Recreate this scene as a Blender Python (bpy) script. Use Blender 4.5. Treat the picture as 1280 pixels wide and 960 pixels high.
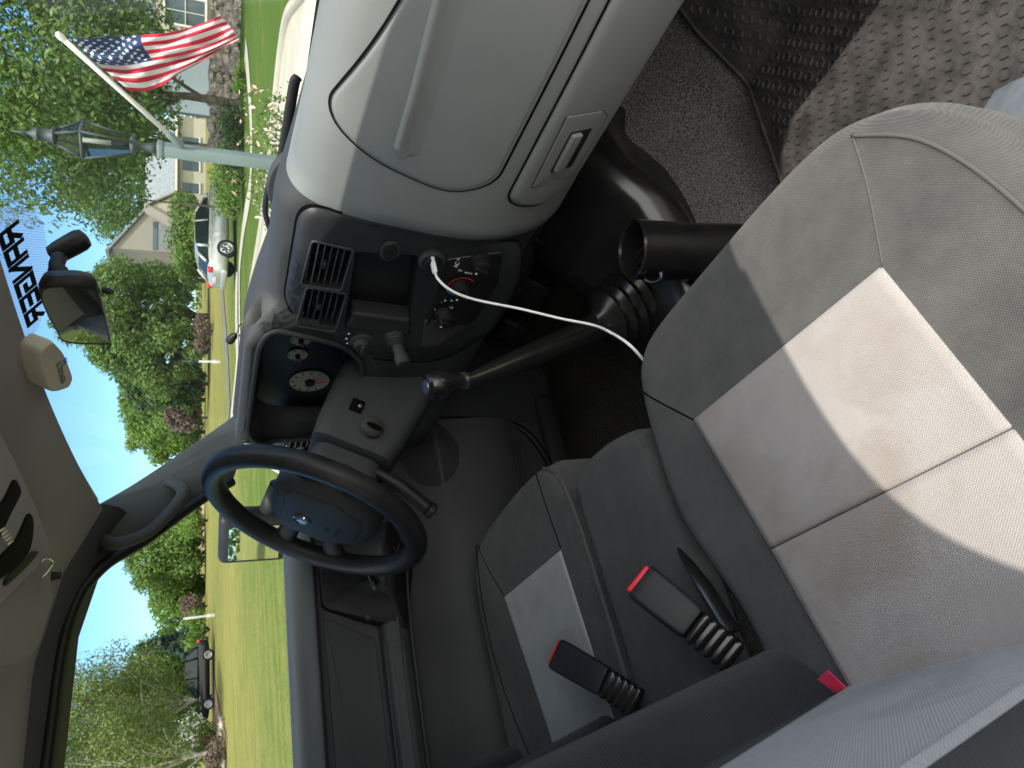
import bpy, bmesh, math, random
from math import sin, cos, pi, radians, atan2, sqrt, hypot
from mathutils import Vector as V, Matrix, Euler
from mathutils.geometry import tessellate_polygon
random.seed(7)
S = bpy.context.scene
for o in list(bpy.data.objects): bpy.data.objects.remove(o)

# ---------------------------------------------------------------- camera, light
F_PX = 880.0; CAM = V((.82, 0, 1.37)); YAW = radians(59); PIT = radians(24.2)
_fh = V((-sin(YAW), cos(YAW), 0)); _rt = V((cos(YAW), sin(YAW), 0)); _z = V((0, 0, 1))
_F = _fh*cos(PIT) - _z*sin(PIT); _U = _fh*sin(PIT) + _z*cos(PIT)
cam = bpy.data.objects.new('camera', bpy.data.cameras.new('camera')); S.collection.objects.link(cam)
S.camera = cam
cam.data.sensor_width = 36; cam.data.lens = F_PX/1280*36; cam.data.clip_start = .02; cam.data.clip_end = 3000
# the photograph is turned a quarter turn: its right is down, its top is the right-hand side
cx, cy, cz = -_U, _rt, -_F
cam.matrix_world = Matrix(((cx.x, cy.x, cz.x, CAM.x), (cx.y, cy.y, cz.y, CAM.y), (cx.z, cy.z, cz.z, CAM.z), (0, 0, 0, 1)))
def ray(ix, iy): return _F*F_PX + _rt*(480-iy) + _U*(640-ix)
def P(ix, iy, x=None, y=None, z=None, p=None, n=None, d=None):
    r = ray(ix, iy)
    if x is not None: t = (x-CAM.x)/r.x
    elif y is not None: t = (y-CAM.y)/r.y
    elif z is not None: t = (z-CAM.z)/r.z
    elif d is not None: t = d/hypot(r.x, r.y)
    else: t = (V(p)-CAM).dot(V(n))/r.dot(V(n))
    return CAM + r*t

SUN = V((.41, -.28, 1)).normalized()
w = bpy.data.worlds.new('World'); S.world = w; w.use_nodes = True
nt = w.node_tree; bg = nt.nodes['Background']; sky = nt.nodes.new('ShaderNodeTexSky')
sky.sky_type = 'NISHITA'; sky.sun_disc = False
sky.sun_elevation = math.asin(SUN.z); sky.sun_rotation = atan2(SUN.x, SUN.y)
sky.air_density = .8; sky.dust_density = .3; sky.ozone_density = 1.2
# clear blue sky ahead, made-up bright cloud overhead and behind to light the cab
def wn(t_, **k):
    n = nt.nodes.new(t_)
    for a, b in k.items(): setattr(n, a, b)
    return n
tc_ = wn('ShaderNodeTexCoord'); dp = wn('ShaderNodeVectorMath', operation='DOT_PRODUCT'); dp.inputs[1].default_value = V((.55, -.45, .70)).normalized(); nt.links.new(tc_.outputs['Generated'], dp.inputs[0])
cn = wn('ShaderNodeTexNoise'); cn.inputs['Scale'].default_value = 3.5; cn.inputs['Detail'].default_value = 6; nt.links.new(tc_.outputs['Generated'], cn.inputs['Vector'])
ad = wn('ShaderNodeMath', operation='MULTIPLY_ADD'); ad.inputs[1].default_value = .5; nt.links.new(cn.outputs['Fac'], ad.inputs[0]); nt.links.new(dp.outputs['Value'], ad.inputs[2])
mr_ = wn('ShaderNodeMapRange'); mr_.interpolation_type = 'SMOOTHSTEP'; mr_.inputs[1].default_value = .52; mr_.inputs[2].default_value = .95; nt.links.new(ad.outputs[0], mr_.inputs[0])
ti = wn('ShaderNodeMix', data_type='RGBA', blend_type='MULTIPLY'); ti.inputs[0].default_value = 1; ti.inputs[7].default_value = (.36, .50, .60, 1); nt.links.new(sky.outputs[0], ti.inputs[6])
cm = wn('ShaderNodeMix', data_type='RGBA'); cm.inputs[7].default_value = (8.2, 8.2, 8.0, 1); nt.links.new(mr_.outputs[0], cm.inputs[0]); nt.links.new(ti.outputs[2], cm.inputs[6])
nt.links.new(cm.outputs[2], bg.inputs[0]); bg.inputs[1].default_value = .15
sl = bpy.data.lights.new('sun', 'SUN'); so = bpy.data.objects.new('sun', sl); S.collection.objects.link(so)
sl.energy = 2.0; sl.angle = radians(.55); sl.color = (1, .93, .84)
so.rotation_euler = SUN.to_track_quat('Z', 'Y').to_euler(); so.location = SUN*20
S.view_settings.view_transform = 'Standard'; S.view_settings.look = 'None'
S.view_settings.exposure = 1.5; S.view_settings.gamma = 1; S.view_settings.use_curve_mapping = False
S.render.engine = 'CYCLES'
cam.data.dof.use_dof = True; cam.data.dof.focus_distance = 1.15; cam.data.dof.aperture_fstop = 14
S.cycles.max_bounces = 10; S.cycles.diffuse_bounces = 6; S.cycles.transparent_max_bounces = 16

# ---------------------------------------------------------------- materials
def mat(name, col, rough=.6, spec=.4, metal=0, bump=None, var=0, vscale=8, col2=None, coat=0, detail=4):
    """bump = list of (kind, scale, strength, distance); var = share of col2 mixed in by noise"""
    m = bpy.data.materials.new(name); m.use_nodes = True; t = m.node_tree; b = t.nodes['Principled BSDF']
    b.inputs['Base Color'].default_value = (*col, 1); b.inputs['Roughness'].default_value = rough
    b.inputs['Specular IOR Level'].default_value = spec; b.inputs['Metallic'].default_value = metal
    b.inputs['Coat Weight'].default_value = coat
    tc = t.nodes.new('ShaderNodeTexCoord'); co = tc.outputs['Object']
    if var:
        n = t.nodes.new('ShaderNodeTexNoise'); n.inputs['Scale'].default_value = vscale; n.inputs['Detail'].default_value = detail
        n.inputs['Roughness'].default_value = .65
        t.links.new(co, n.inputs['Vector'])
        r = t.nodes.new('ShaderNodeValToRGB'); r.color_ramp.elements[0].position = .5-.25/max(var, .01)*.35; r.color_ramp.elements[1].position = .5+.25/max(var, .01)*.35
        r.color_ramp.elements[0].color = (*col, 1); c2 = col2 or tuple(min(1, c*1.35) for c in col); r.color_ramp.elements[1].color = (*c2, 1)
        t.links.new(n.outputs['Fac'], r.inputs[0]); t.links.new(r.outputs[0], b.inputs['Base Color'])
        rr = t.nodes.new('ShaderNodeMapRange'); rr.inputs['To Min'].default_value = max(0, rough-.08); rr.inputs['To Max'].default_value = min(1, rough+.1)
        t.links.new(n.outputs['Fac'], rr.inputs[0]); t.links.new(rr.outputs[0], b.inputs['Roughness'])
    prev = None
    for kind, sc, st, dist in (bump or []):
        bn = t.nodes.new('ShaderNodeBump'); bn.inputs['Strength'].default_value = st; bn.inputs['Distance'].default_value = dist
        if kind == 'noise':
            n = t.nodes.new('ShaderNodeTexNoise'); n.inputs['Scale'].default_value = sc; n.inputs['Detail'].default_value = 3; out = n.outputs['Fac']; t.links.new(co, n.inputs['Vector'])
        elif kind == 'voronoi':
            n = t.nodes.new('ShaderNodeTexVoronoi'); n.inputs['Scale'].default_value = sc; out = n.outputs['Distance']; t.links.new(co, n.inputs['Vector'])
        elif kind == 'weave':
            out = weave(t, co, sc)
        if prev: t.links.new(prev.outputs[0], bn.inputs['Normal'])
        t.links.new(out, bn.inputs['Height']); prev = bn
    if prev: t.links.new(prev.outputs[0], b.inputs['Normal'])
    return m
def weave(t, co, sc):
    sx = t.nodes.new('ShaderNodeSeparateXYZ'); t.links.new(co, sx.inputs[0])
    def s(sock, k):
        a = t.nodes.new('ShaderNodeMath'); a.operation = 'MULTIPLY'; a.inputs[1].default_value = k; t.links.new(sock, a.inputs[0])
        b = t.nodes.new('ShaderNodeMath'); b.operation = 'SINE'; t.links.new(a.outputs[0], b.inputs[0]); return b.outputs[0]
    yz = t.nodes.new('ShaderNodeMath'); yz.operation = 'ADD'; t.links.new(sx.outputs[1], yz.inputs[0]); t.links.new(sx.outputs[2], yz.inputs[1])
    a = s(sx.outputs[0], sc); b = s(yz.outputs[0], sc)
    m = t.nodes.new('ShaderNodeMath'); m.operation = 'MULTIPLY'; t.links.new(a, m.inputs[0]); t.links.new(b, m.inputs[1])
    return m.outputs[0]
def fabric(name, c1, c2, stain=None, sc=2*pi/.0026, contrast=.35):
    m = mat(name, c1, rough=.93, spec=.15, bump=[('weave', sc, .55, .0009), ('noise', 45, .10, .004)])
    t = m.node_tree; b = t.nodes['Principled BSDF']; co = [n for n in t.nodes if n.type == 'TEX_COORD'][0].outputs['Object']
    wv = weave(t, co, sc)
    n = t.nodes.new('ShaderNodeTexNoise'); n.inputs['Scale'].default_value = 9; n.inputs['Detail'].default_value = 6; n.inputs['Roughness'].default_value = .7; t.links.new(co, n.inputs['Vector'])
    mx = t.nodes.new('ShaderNodeMix'); mx.data_type = 'RGBA'; mx.inputs[6].default_value = (*c1, 1); mx.inputs[7].default_value = (*c2, 1)
    mr = t.nodes.new('ShaderNodeMapRange'); mr.inputs[1].default_value = .35; mr.inputs[2].default_value = .68; t.links.new(n.outputs['Fac'], mr.inputs[0]); t.links.new(mr.outputs[0], mx.inputs[0])
    out = mx.outputs[2]
    if stain:
        n2 = t.nodes.new('ShaderNodeTexNoise'); n2.inputs['Scale'].default_value = 8; n2.inputs['Detail'].default_value = 5; n2.inputs['Distortion'].default_value = .8; t.links.new(co, n2.inputs['Vector'])
        m2 = t.nodes.new('ShaderNodeMapRange'); m2.inputs[1].default_value = .50; m2.inputs[2].default_value = .70; m2.inputs[4].default_value = .75; t.links.new(n2.outputs['Fac'], m2.inputs[0])
        mx2 = t.nodes.new('ShaderNodeMix'); mx2.data_type = 'RGBA'; t.links.new(out, mx2.inputs[6]); mx2.inputs[7].default_value = (*stain, 1); t.links.new(m2.outputs[0], mx2.inputs[0]); out = mx2.outputs[2]
    # woven light/dark threads
    mw = t.nodes.new('ShaderNodeMapRange'); mw.inputs[1].default_value = -1; mw.inputs[2].default_value = 1; mw.inputs[3].default_value = 1-contrast; mw.inputs[4].default_value = 1+contrast*.6; t.links.new(wv, mw.inputs[0])
    mm = t.nodes.new('ShaderNodeVectorMath'); mm.operation = 'SCALE'; t.links.new(out, mm.inputs[0]); t.links.new(mw.outputs[0], mm.inputs['Scale'])
    t.links.new(mm.outputs[0], b.inputs['Base Color']); b.inputs['Sheen Weight'].default_value = .12
    return m
def glassmat(name, tint=(1, 1, 1), refl=1.0):
    m = bpy.data.materials.new(name); m.use_nodes = True; t = m.node_tree; t.nodes.clear()
    o = t.nodes.new('ShaderNodeOutputMaterial'); mx = t.nodes.new('ShaderNodeMixShader'); tr = t.nodes.new('ShaderNodeBsdfTransparent'); gl = t.nodes.new('ShaderNodeBsdfGlossy')
    tr.inputs[0].default_value = (*tint, 1); gl.inputs['Roughness'].default_value = 0
    fr = t.nodes.new('ShaderNodeFresnel'); fr.inputs[0].default_value = 1.35
    mu = t.nodes.new('ShaderNodeMath'); mu.operation = 'MULTIPLY'; mu.inputs[1].default_value = refl
    t.links.new(fr.outputs[0], mu.inputs[0]); t.links.new(mu.outputs[0], mx.inputs[0]); t.links.new(tr.outputs[0], mx.inputs[1]); t.links.new(gl.outputs[0], mx.inputs[2]); t.links.new(mx.outputs[0], o.inputs[0])
    return m
grain = [('noise', 900, .25, .0006)]
M = dict(
 dash=mat('grey_plastic', (.162, .170, .168), .48, .45, bump=grain+[('noise', 14, .06, .01)], var=.45, vscale=3.5, col2=(.198, .203, .198), detail=10),
 dash_dark=mat('charcoal_plastic', (.037, .038, .040), .55, .28, bump=grain, var=.3, vscale=6, col2=(.045, .047, .051)),
 door=mat('door_plastic', (.05, .052, .054), .55, .3, bump=grain, var=.6, vscale=5, col2=(.068, .069, .069), detail=9),
 pillar=mat('pillar_plastic', (.040, .042, .042), .55, .3, bump=grain, var=.3, vscale=6),
 black=mat('black_plastic', (.010, .010, .011), .48, .3, bump=grain, var=.4, vscale=20, col2=(.018, .018, .019)),
 gloss=mat('glossy_black', (.008, .008, .009), .22, .6, bump=[('noise', 30, .08, .002)], var=.4, vscale=30, col2=(.014, .013, .012)),
 bezel=mat('bezel_black', (.020, .021, .023), .45, .35, bump=grain, var=.3, vscale=9, col2=(.028, .029, .031)),
 sill_sheen=mat('sill_sky_sheen', (.10, .105, .105), .45, .35, bump=grain, var=.3, vscale=6, col2=(.12, .13, .135)),  # door plastic made lighter to imitate the sky reflected on the sill
 void=mat('dark_gap', (.003, .003, .003), .9, .1),
 leather=mat('wheel_leather', (.013, .0135, .014), .42, .28, bump=[('noise', 500, .2, .0006)], var=.4, vscale=25, col2=(.028, .028, .028)),
 hub=mat('hub_plastic', (.042, .044, .043), .62, .2, bump=grain),
 chrome=mat('bright_metal', (.62, .63, .62), .12, .8, 1, bump=[('noise', 60, .05, .002)]),
 steel=mat('dull_metal', (.2, .2, .19), .35, .5, .9, var=.5, vscale=40, col2=(.12, .12, .12)),
 headliner=mat('headliner_cloth', (.32, .305, .31), .95, .1, bump=[('noise', 700, .4, .001)], var=.4, vscale=3, col2=(.35, .335, .34)),
 carpet=mat('carpet', (.07, .067, .068), .97, .1, bump=[('noise', 420, 1, .006), ('noise', 18, .5, .01)], var=.9, vscale=330, col2=(.24, .225, .225), detail=3),
 carpet_dark=mat('dark_carpet', (.02, .019, .017), .97, .1, bump=[('noise', 420, 1, .006)], var=.9, vscale=260, col2=(.06, .055, .048)),  # darker and browner than the main carpet
 rubber=mat('rubber_mat', (.024, .0225, .0225), .5, .35, bump=[('noise', 160, .3, .002)], var=.8, vscale=22, col2=(.054, .051, .050), detail=8),
 fab=fabric('dark_seat_fabric', (.060, .061, .060), (.105, .103, .097), contrast=.4),
 fab2=fabric('dark_bench_fabric', (.044, .046, .047), (.074, .074, .072), contrast=.25),
 fabk=fabric('black_seatback_fabric', (.018, .019, .022), (.028, .029, .032), contrast=.3),
 ins=fabric('pale_seat_fabric', (.33, .31, .295), (.38, .355, .335), stain=(.265, .225, .19), contrast=.14),
 ins2=fabric('pale_grey_fabric', (.30, .31, .30), (.36, .365, .35), stain=(.22, .2, .17), contrast=.12),
 pipe=mat('seat_piping', (.085, .083, .08), .9, .1, bump=[('noise', 500, .5, .001)]),
 trim=mat('seat_trim_plastic', (.10, .125, .155), .5, .4, bump=grain, var=.6, vscale=30, col2=(.17, .18, .19)),
 red=mat('red_button', (.72, .015, .03), .4, .5),
 pink=mat('pink_tag', (.85, .06, .17), .7, .2, bump=[('noise', 200, .2, .001)]),
 white=mat('white_plastic', (.82, .82, .82), .4, .4),
 ivory=mat('ivory_plastic', (.62, .57, .50), .45, .4, bump=grain),
 gauge=mat('gauge_face', (.26, .26, .20), .6, .3),
 mark=mat('panel_print', (.75, .75, .74), .6, .2),
 redp=mat('red_print', (.75, .03, .04), .5, .3), bluep=mat('blue_print', (.04, .25, .7), .5, .3),
 mirror=mat('mirror_glass', (.85, .9, .88), .01, .5, 1),
 seal=mat('rubber_seal', (.006, .006, .007), .5, .4),
 decal=mat('black_decal', (.004, .004, .005), .6, .2),
 greylamp=mat('painted_post', (.12, .160, .155), .5, .35, bump=[('noise', 40, .15, .003)], var=.5, vscale=7, col2=(.15, .19, .182)),
 lampmetal=mat('lantern_metal', (.035, .045, .045), .5, .4, var=.5, vscale=20),
 lampglass=glassmat('lantern_glass', (.72, .76, .74), .5),
 glass=glassmat('window_glass', (.88, .93, .91), .10),
 concrete=mat('concrete', (.32, .30, .25), .9, .2, bump=[('noise', 30, .3, .01)], var=.6, vscale=1.5, col2=(.37, .345, .285), detail=8),
 asphalt=mat('asphalt', (.10, .10, .10), .95, .2, var=.6, vscale=2, col2=(.14, .14, .135)),
 rock=mat('boulder', (.17, .145, .115), .95, .2, bump=[('noise', 6, .8, .1)], var=.9, vscale=4, col2=(.40, .35, .28), detail=8),
 bark=mat('bark', (.07, .055, .04), .95, .1, bump=[('noise', 8, .8, .05)], var=.8, vscale=6, col2=(.12, .10, .08)),
 birch=mat('birch_bark', (.5, .48, .42), .9, .1, var=.6, vscale=6, col2=(.3, .28, .24)),
 mulch=mat('mulch', (.13, .085, .06), .98, .1, bump=[('noise', 12, .8, .05)], var=.8, vscale=5, col2=(.22, .16, .12)),
 wall=mat('house_siding', (.24, .22, .185), .85, .2, var=.4, vscale=.8, col2=(.27, .25, .21)),
 wall2=mat('cream_siding', (.36, .33, .26), .85, .2, var=.4, vscale=.8, col2=(.40, .365, .30)),
 roof=mat('shingles', (.16, .18, .19), .9, .2, bump=[('noise', 6, .6, .05)], var=.7, vscale=3, col2=(.22, .24, .25)),
 wtrim=mat('white_trim', (.55, .54, .50), .6, .3), pane=mat('house_window', (.05, .08, .09), .1, .6),
 silver=mat('silver_paint', (.46, .47, .45), .25, .5, .35, coat=.6), blackcar=mat('black_paint', (.008, .009, .011), .2, .3, 0, coat=.15),
 tyre=mat('tyre', (.015, .015, .015), .8, .2), rim=mat('alloy', (.45, .45, .46), .3, .5, .8), cglass=mat('car_glass', (.015, .025, .025), .08, .35),
 tail=mat('tail_lamp', (.6, .02, .02), .2, .5),
 flagred=mat('flag_red', (.45, .022, .045), .8, .2, bump=[('noise', 60, .2, .004)]), flagwhite=mat('flag_white', (.60, .59, .58), .8, .2, bump=[('noise', 60, .2, .004)]),
 flagblue=mat('flag_blue', (.025, .05, .12), .8, .2, bump=[('noise', 60, .2, .004)]),
)
def leafmat(name, a, b, tr=.35):
    m = bpy.data.materials.new(name); m.use_nodes = True; t = m.node_tree; p = t.nodes['Principled BSDF']; p.inputs['Roughness'].default_value = .55; p.inputs['Specular IOR Level'].default_value = .3
    g = t.nodes.new('ShaderNodeNewGeometry'); r = t.nodes.new('ShaderNodeValToRGB'); r.color_ramp.elements[0].color = (*a, 1); r.color_ramp.elements[1].color = (*b, 1)
    t.links.new(g.outputs['Random Per Island'], r.inputs[0]); t.links.new(r.outputs[0], p.inputs['Base Color'])
    tl = t.nodes.new('ShaderNodeBsdfTranslucent'); t.links.new(r.outputs[0], tl.inputs[0]); mx = t.nodes.new('ShaderNodeMixShader'); mx.inputs[0].default_value = tr
    o = [n for n in t.nodes if n.type == 'OUTPUT_MATERIAL'][0]; t.links.new(p.outputs[0], mx.inputs[1]); t.links.new(tl.outputs[0], mx.inputs[2]); t.links.new(mx.outputs[0], o.inputs[0]); return m
M['leaf1'] = leafmat('leaves_mid', (.07, .13, .028), (.16, .25, .06), .45); M['leaf2'] = leafmat('leaves_bright', (.09, .17, .025), (.2, .31, .06), .45)
M['leaf3'] = leafmat('leaves_birch', (.09, .14, .03), (.22, .27, .08)); M['leaf4'] = leafmat('needles', (.03, .06, .045), (.07, .12, .09))
M['leaf5'] = leafmat('leaves_purple', (.10, .07, .06), (.18, .13, .10)); M['leaf6'] = leafmat('leaves_deep', (.04, .085, .028), (.10, .16, .05), .45)
M['petalr'] = leafmat('red_petals', (.6, .02, .05), (.8, .08, .1)); M['petalp'] = leafmat('pink_petals', (.6, .35, .3), (.8, .6, .5)); M['petalw'] = leafmat('white_petals', (.6, .6, .55), (.85, .85, .8))

def grassmat():
    m = mat('grass_lawn', (.1, .16, .03), .95, .1, bump=[('noise', 25, .9, .06), ('noise', 4, .4, .08)])
    t = m.node_tree; b = t.nodes['Principled BSDF']; co = [n for n in t.nodes if n.type == 'TEX_COORD'][0].outputs['Object']
    def noise(sc, det=4, vec=None):
        n = t.nodes.new('ShaderNodeTexNoise'); n.inputs['Scale'].default_value = sc; n.inputs['Detail'].default_value = det; t.links.new(vec or co, n.inputs['Vector']); return n.outputs['Fac']
    # dry far lawn, greener near the truck's right front; mown stripes
    mp = t.nodes.new('ShaderNodeMapping'); mp.inputs['Rotation'].default_value = (0, 0, radians(35)); mp.inputs['Scale'].default_value = (1.2, .12, 1); t.links.new(co, mp.inputs[0])
    st = noise(1.4, 3, mp.outputs[0]); big = noise(.06, 3); fine = noise(9, 6)
    r = t.nodes.new('ShaderNodeValToRGB'); e = r.color_ramp.elements; e[0].position = .35; e[0].color = (.06, .105, .018, 1); e[1].position = .75; e[1].color = (.215, .19, .06, 1)
    sx = t.nodes.new('ShaderNodeSeparateXYZ'); t.links.new(co, sx.inputs[0])
    # position dependent dryness
    d = t.nodes.new('ShaderNodeVectorMath'); d.operation = 'DISTANCE'; d.inputs[1].default_value = (-9, 15, 0); t.links.new(co, d.inputs[0])
    dm = t.nodes.new('ShaderNodeMapRange'); dm.inputs[1].default_value = 8; dm.inputs[2].default_value = 20; dm.inputs[3].default_value = -.46; dm.inputs[4].default_value = -.16; t.links.new(d.outputs['Value'], dm.inputs[0])
    def add(a, bb, k=1.0):
        x = t.nodes.new('ShaderNodeMath'); x.operation = 'MULTIPLY_ADD'; t.links.new(bb, x.inputs[0]); x.inputs[1].default_value = k; t.links.new(a, x.inputs[2]); return x.outputs[0]
    v = add(dm.outputs[0], st, .42); v = add(v, big, .35); v = add(v, fine, .5); v = add(v, noise(1.3, 8), .30)
    t.links.new(v, r.inputs[0]); t.links.new(r.outputs[0], b.inputs['Base Color']); return m
M['grass'] = grassmat()
M['ins3'] = fabric('pale_backrest_fabric', (.34, .35, .365), (.40, .405, .415), stain=(.28, .26, .24), contrast=.14)

# ---------------------------------------------------------------- helpers
COL = S.collection
def link(name, me, m, parent=None, smooth=True, mats=None):
    o = bpy.data.objects.new(name, me); COL.objects.link(o)
    for k in (mats or [m]): me.materials.append(k)
    if parent is not None:
        o.parent = parent; o.matrix_parent_inverse = Matrix.Identity(4)
    if smooth:
        for p in me.polygons: p.use_smooth = True
    return o
def mesh(name, vs, fs, m, parent=None, smooth=True, mats=None, recalc=True, mi=None):
    me = bpy.data.meshes.new(name); me.from_pydata([tuple(v) for v in vs], [], fs)
    if recalc:
        bm = bmesh.new(); bm.from_mesh(me); bmesh.ops.recalc_face_normals(bm, faces=bm.faces); bm.to_mesh(me); bm.free()
    if mi: me.polygons.foreach_set('material_index', mi)
    return link(name, me, m, parent, smooth, mats)
def joinm(parts):
    vs, fs = [], []
    for v, f in parts:
        k = len(vs); vs += list(v); fs += [tuple(i+k for i in q) for q in f]
    return vs, fs
def empty(name, loc=(0, 0, 0), rz=0):
    o = bpy.data.objects.new(name, None); COL.objects.link(o); o.location = loc; o.rotation_euler = (0, 0, rz); o.empty_display_size = .1; return o
def tag(o, label=None, cat=None, group=None, kind=None):
    if label: o['label'] = label
    if cat: o['category'] = cat
    if group: o['group'] = group
    if kind: o['kind'] = kind
    return o
def autosm(o, ang=40):
    me = o.data; bm = bmesh.new(); bm.from_mesh(me)
    for e in bm.edges:
        e.smooth = not (len(e.link_faces) == 2 and e.calc_face_angle(0) > radians(ang))
    bm.to_mesh(me); bm.free()
    for p in me.polygons: p.use_smooth = True
    return o
def cat(pts, n=8, closed=False):
    pts = [V(p) for p in pts]; N = len(pts); out = []
    for i in range(N if closed else N-1):
        g = (lambda k: pts[k % N]) if closed else (lambda k: pts[max(0, min(N-1, k))])
        a, b, c, d = g(i-1), g(i), g(i+1), g(i+2)
        for j in range(n):
            t = j/n; out.append(.5*((2*b) + (c-a)*t + (2*a-5*b+4*c-d)*t*t + (3*b-a-3*c+d)*t**3))
    if not closed: out.append(pts[-1])
    return out
def tube_vf(pts, r, seg=10, closed=False, cap=True, flat=1.0, upv=None):
    pts = [V(p) for p in pts]; n = len(pts); rs = r if hasattr(r, '__len__') else [r]*n
    vs, fs = [], []; ref = None
    for i, p in enumerate(pts):
        if closed: t = (pts[(i+1) % n]-pts[i-1]).normalized()
        else: t = (pts[min(n-1, i+1)]-pts[max(0, i-1)]).normalized()
        if upv is not None: a = V(upv)
        else:
            a = ref if ref is not None else (V((0, 0, 1)) if abs(t.z) < .9 else V((1, 0, 0)))
        a = (a - t*a.dot(t)).normalized(); b = t.cross(a); ref = a
        for k in range(seg):
            th = 2*pi*k/seg; vs.append(p + a*cos(th)*rs[i] + b*sin(th)*rs[i]*flat)
    m = n if closed else n-1
    for i in range(m):
        for k in range(seg):
            j = (i+1) % n; fs.append((i*seg+k, i*seg+(k+1) % seg, j*seg+(k+1) % seg, j*seg+k))
    if not closed and cap:
        fs.append(tuple(range(seg))[::-1]); fs.append(tuple(range((n-1)*seg, n*seg)))
    return vs, fs
def tube(name, pts, r, m, parent=None, seg=10, **k):
    v, f = tube_vf(pts, r, seg, **k); return mesh(name, v, f, m, parent)
def box_vf(c, s, rot=None, bev=0, seg=2):
    bm = bmesh.new(); bmesh.ops.create_cube(bm, size=1); bmesh.ops.scale(bm, vec=s, verts=bm.verts)
    if bev: bmesh.ops.bevel(bm, geom=list(bm.edges), offset=bev, segments=seg, profile=.5, affect='EDGES')
    if rot is not None:
        R = rot if isinstance(rot, Matrix) else Euler(rot).to_matrix(); bmesh.ops.transform(bm, matrix=R.to_4x4(), verts=bm.verts)
    bmesh.ops.translate(bm, vec=c, verts=bm.verts)
    v = [x.co.copy() for x in bm.verts]; f = [tuple(y.index for y in q.verts) for q in bm.faces]; bm.free(); return v, f
def box(name, c, s, m, parent=None, rot=None, bev=.003, seg=2):
    v, f = box_vf(c, s, rot, bev, seg); o = mesh(name, v, f, m, parent); return autosm(o, 50)
def frame(zax, xax=(1, 0, 0)):
    z = V(zax).normalized(); x = V(xax); x = (x - z*x.dot(z)).normalized(); y = z.cross(x)
    return Matrix(((x.x, y.x, z.x), (x.y, y.y, z.y), (x.z, y.z, z.z)))
def lathe_vf(prof, c, ax=(0, 0, 1), seg=32, xax=(1, 0, 0.01), ell=1.0):
    R = frame(ax, xax); vs, fs = [], []; c = V(c); n = len(prof)
    for r, h in prof:
        for k in range(seg):
            a = 2*pi*k/seg; vs.append(c + R @ V((r*cos(a), r*sin(a)*ell, h)))
    for i in range(n-1):
        for k in range(seg): fs.append((i*seg+k, i*seg+(k+1) % seg, (i+1)*seg+(k+1) % seg, (i+1)*seg+k))
    fs.append(tuple(range(seg))[::-1]); fs.append(tuple(range((n-1)*seg, n*seg)))
    return vs, fs
def lathe(name, prof, c, ax, m, parent=None, **k):
    v, f = lathe_vf(prof, c, ax, **k); o = mesh(name, v, f, m, parent); return autosm(o, 35)
def grid(name, fn, us, vs_, m, parent=None, keep=None, thick=0, **k):
    vs = [V(fn(u, v)) for u in us for v in vs_]; n = len(vs_); fs = []
    for i in range(len(us)-1):
        for j in range(n-1):
            if keep is None or keep((us[i]+us[i+1])/2, (vs_[j]+vs_[j+1])/2): fs.append((i*n+j, i*n+j+1, (i+1)*n+j+1, (i+1)*n+j))
    o = mesh(name, vs, fs, m, parent, recalc=False, **k)
    if thick:
        md = o.modifiers.new('s', 'SOLIDIFY'); md.thickness = thick; md.offset = -1
    return o
def lin(a, b, n): return [a+(b-a)*i/(n-1) for i in range(n)]
def roundpoly(pts, r, n=5):
    """2D polygon with rounded corners"""
    pts = [V((p[0], p[1])) for p in pts]; N = len(pts); out = []
    rr = r if hasattr(r, '__len__') else [r]*N
    for i in range(N):
        a, b, c = pts[i-1], pts[i], pts[(i+1) % N]; u = (a-b); w_ = (c-b); k = min(rr[i], u.length*.48, w_.length*.48)
        p = b+u.normalized()*k; q = b+w_.normalized()*k
        for j in range(n+1):
            t = j/n; out.append((1-t)**2*p+2*t*(1-t)*b+t*t*q)
    return out
def inpoly(x, y, poly):
    c = False; j = len(poly)-1
    for i in range(len(poly)):
        xi, yi = poly[i][0], poly[i][1]; xj, yj = poly[j][0], poly[j][1]
        if (yi > y) != (yj > y) and x < (xj-xi)*(y-yi)/(yj-yi+1e-12)+xi: c = not c
        j = i
    return c
def inset(poly, d):
    """inset a 2D polygon by d (works for either winding)"""
    N = len(poly); A = sum(poly[i-1][0]*poly[i][1]-poly[i][0]*poly[i-1][1] for i in range(N)); s = 1 if A > 0 else -1; out = []
    for i in range(N):
        a, b, c = V(poly[i-1][:2]), V(poly[i][:2]), V(poly[(i+1) % N][:2])
        t1 = (b-a).normalized() if (b-a).length > 1e-9 else V((0, 0)); t2 = (c-b).normalized() if (c-b).length > 1e-9 else t1
        t = (t1+t2); t = t.normalized() if t.length > 1e-6 else t1
        nrm = V((-t.y, t.x))*s; k = 1/max(.5, t.dot(t1) if t1.length else 1); out.append(b+nrm*d*k)
    return out
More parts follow.
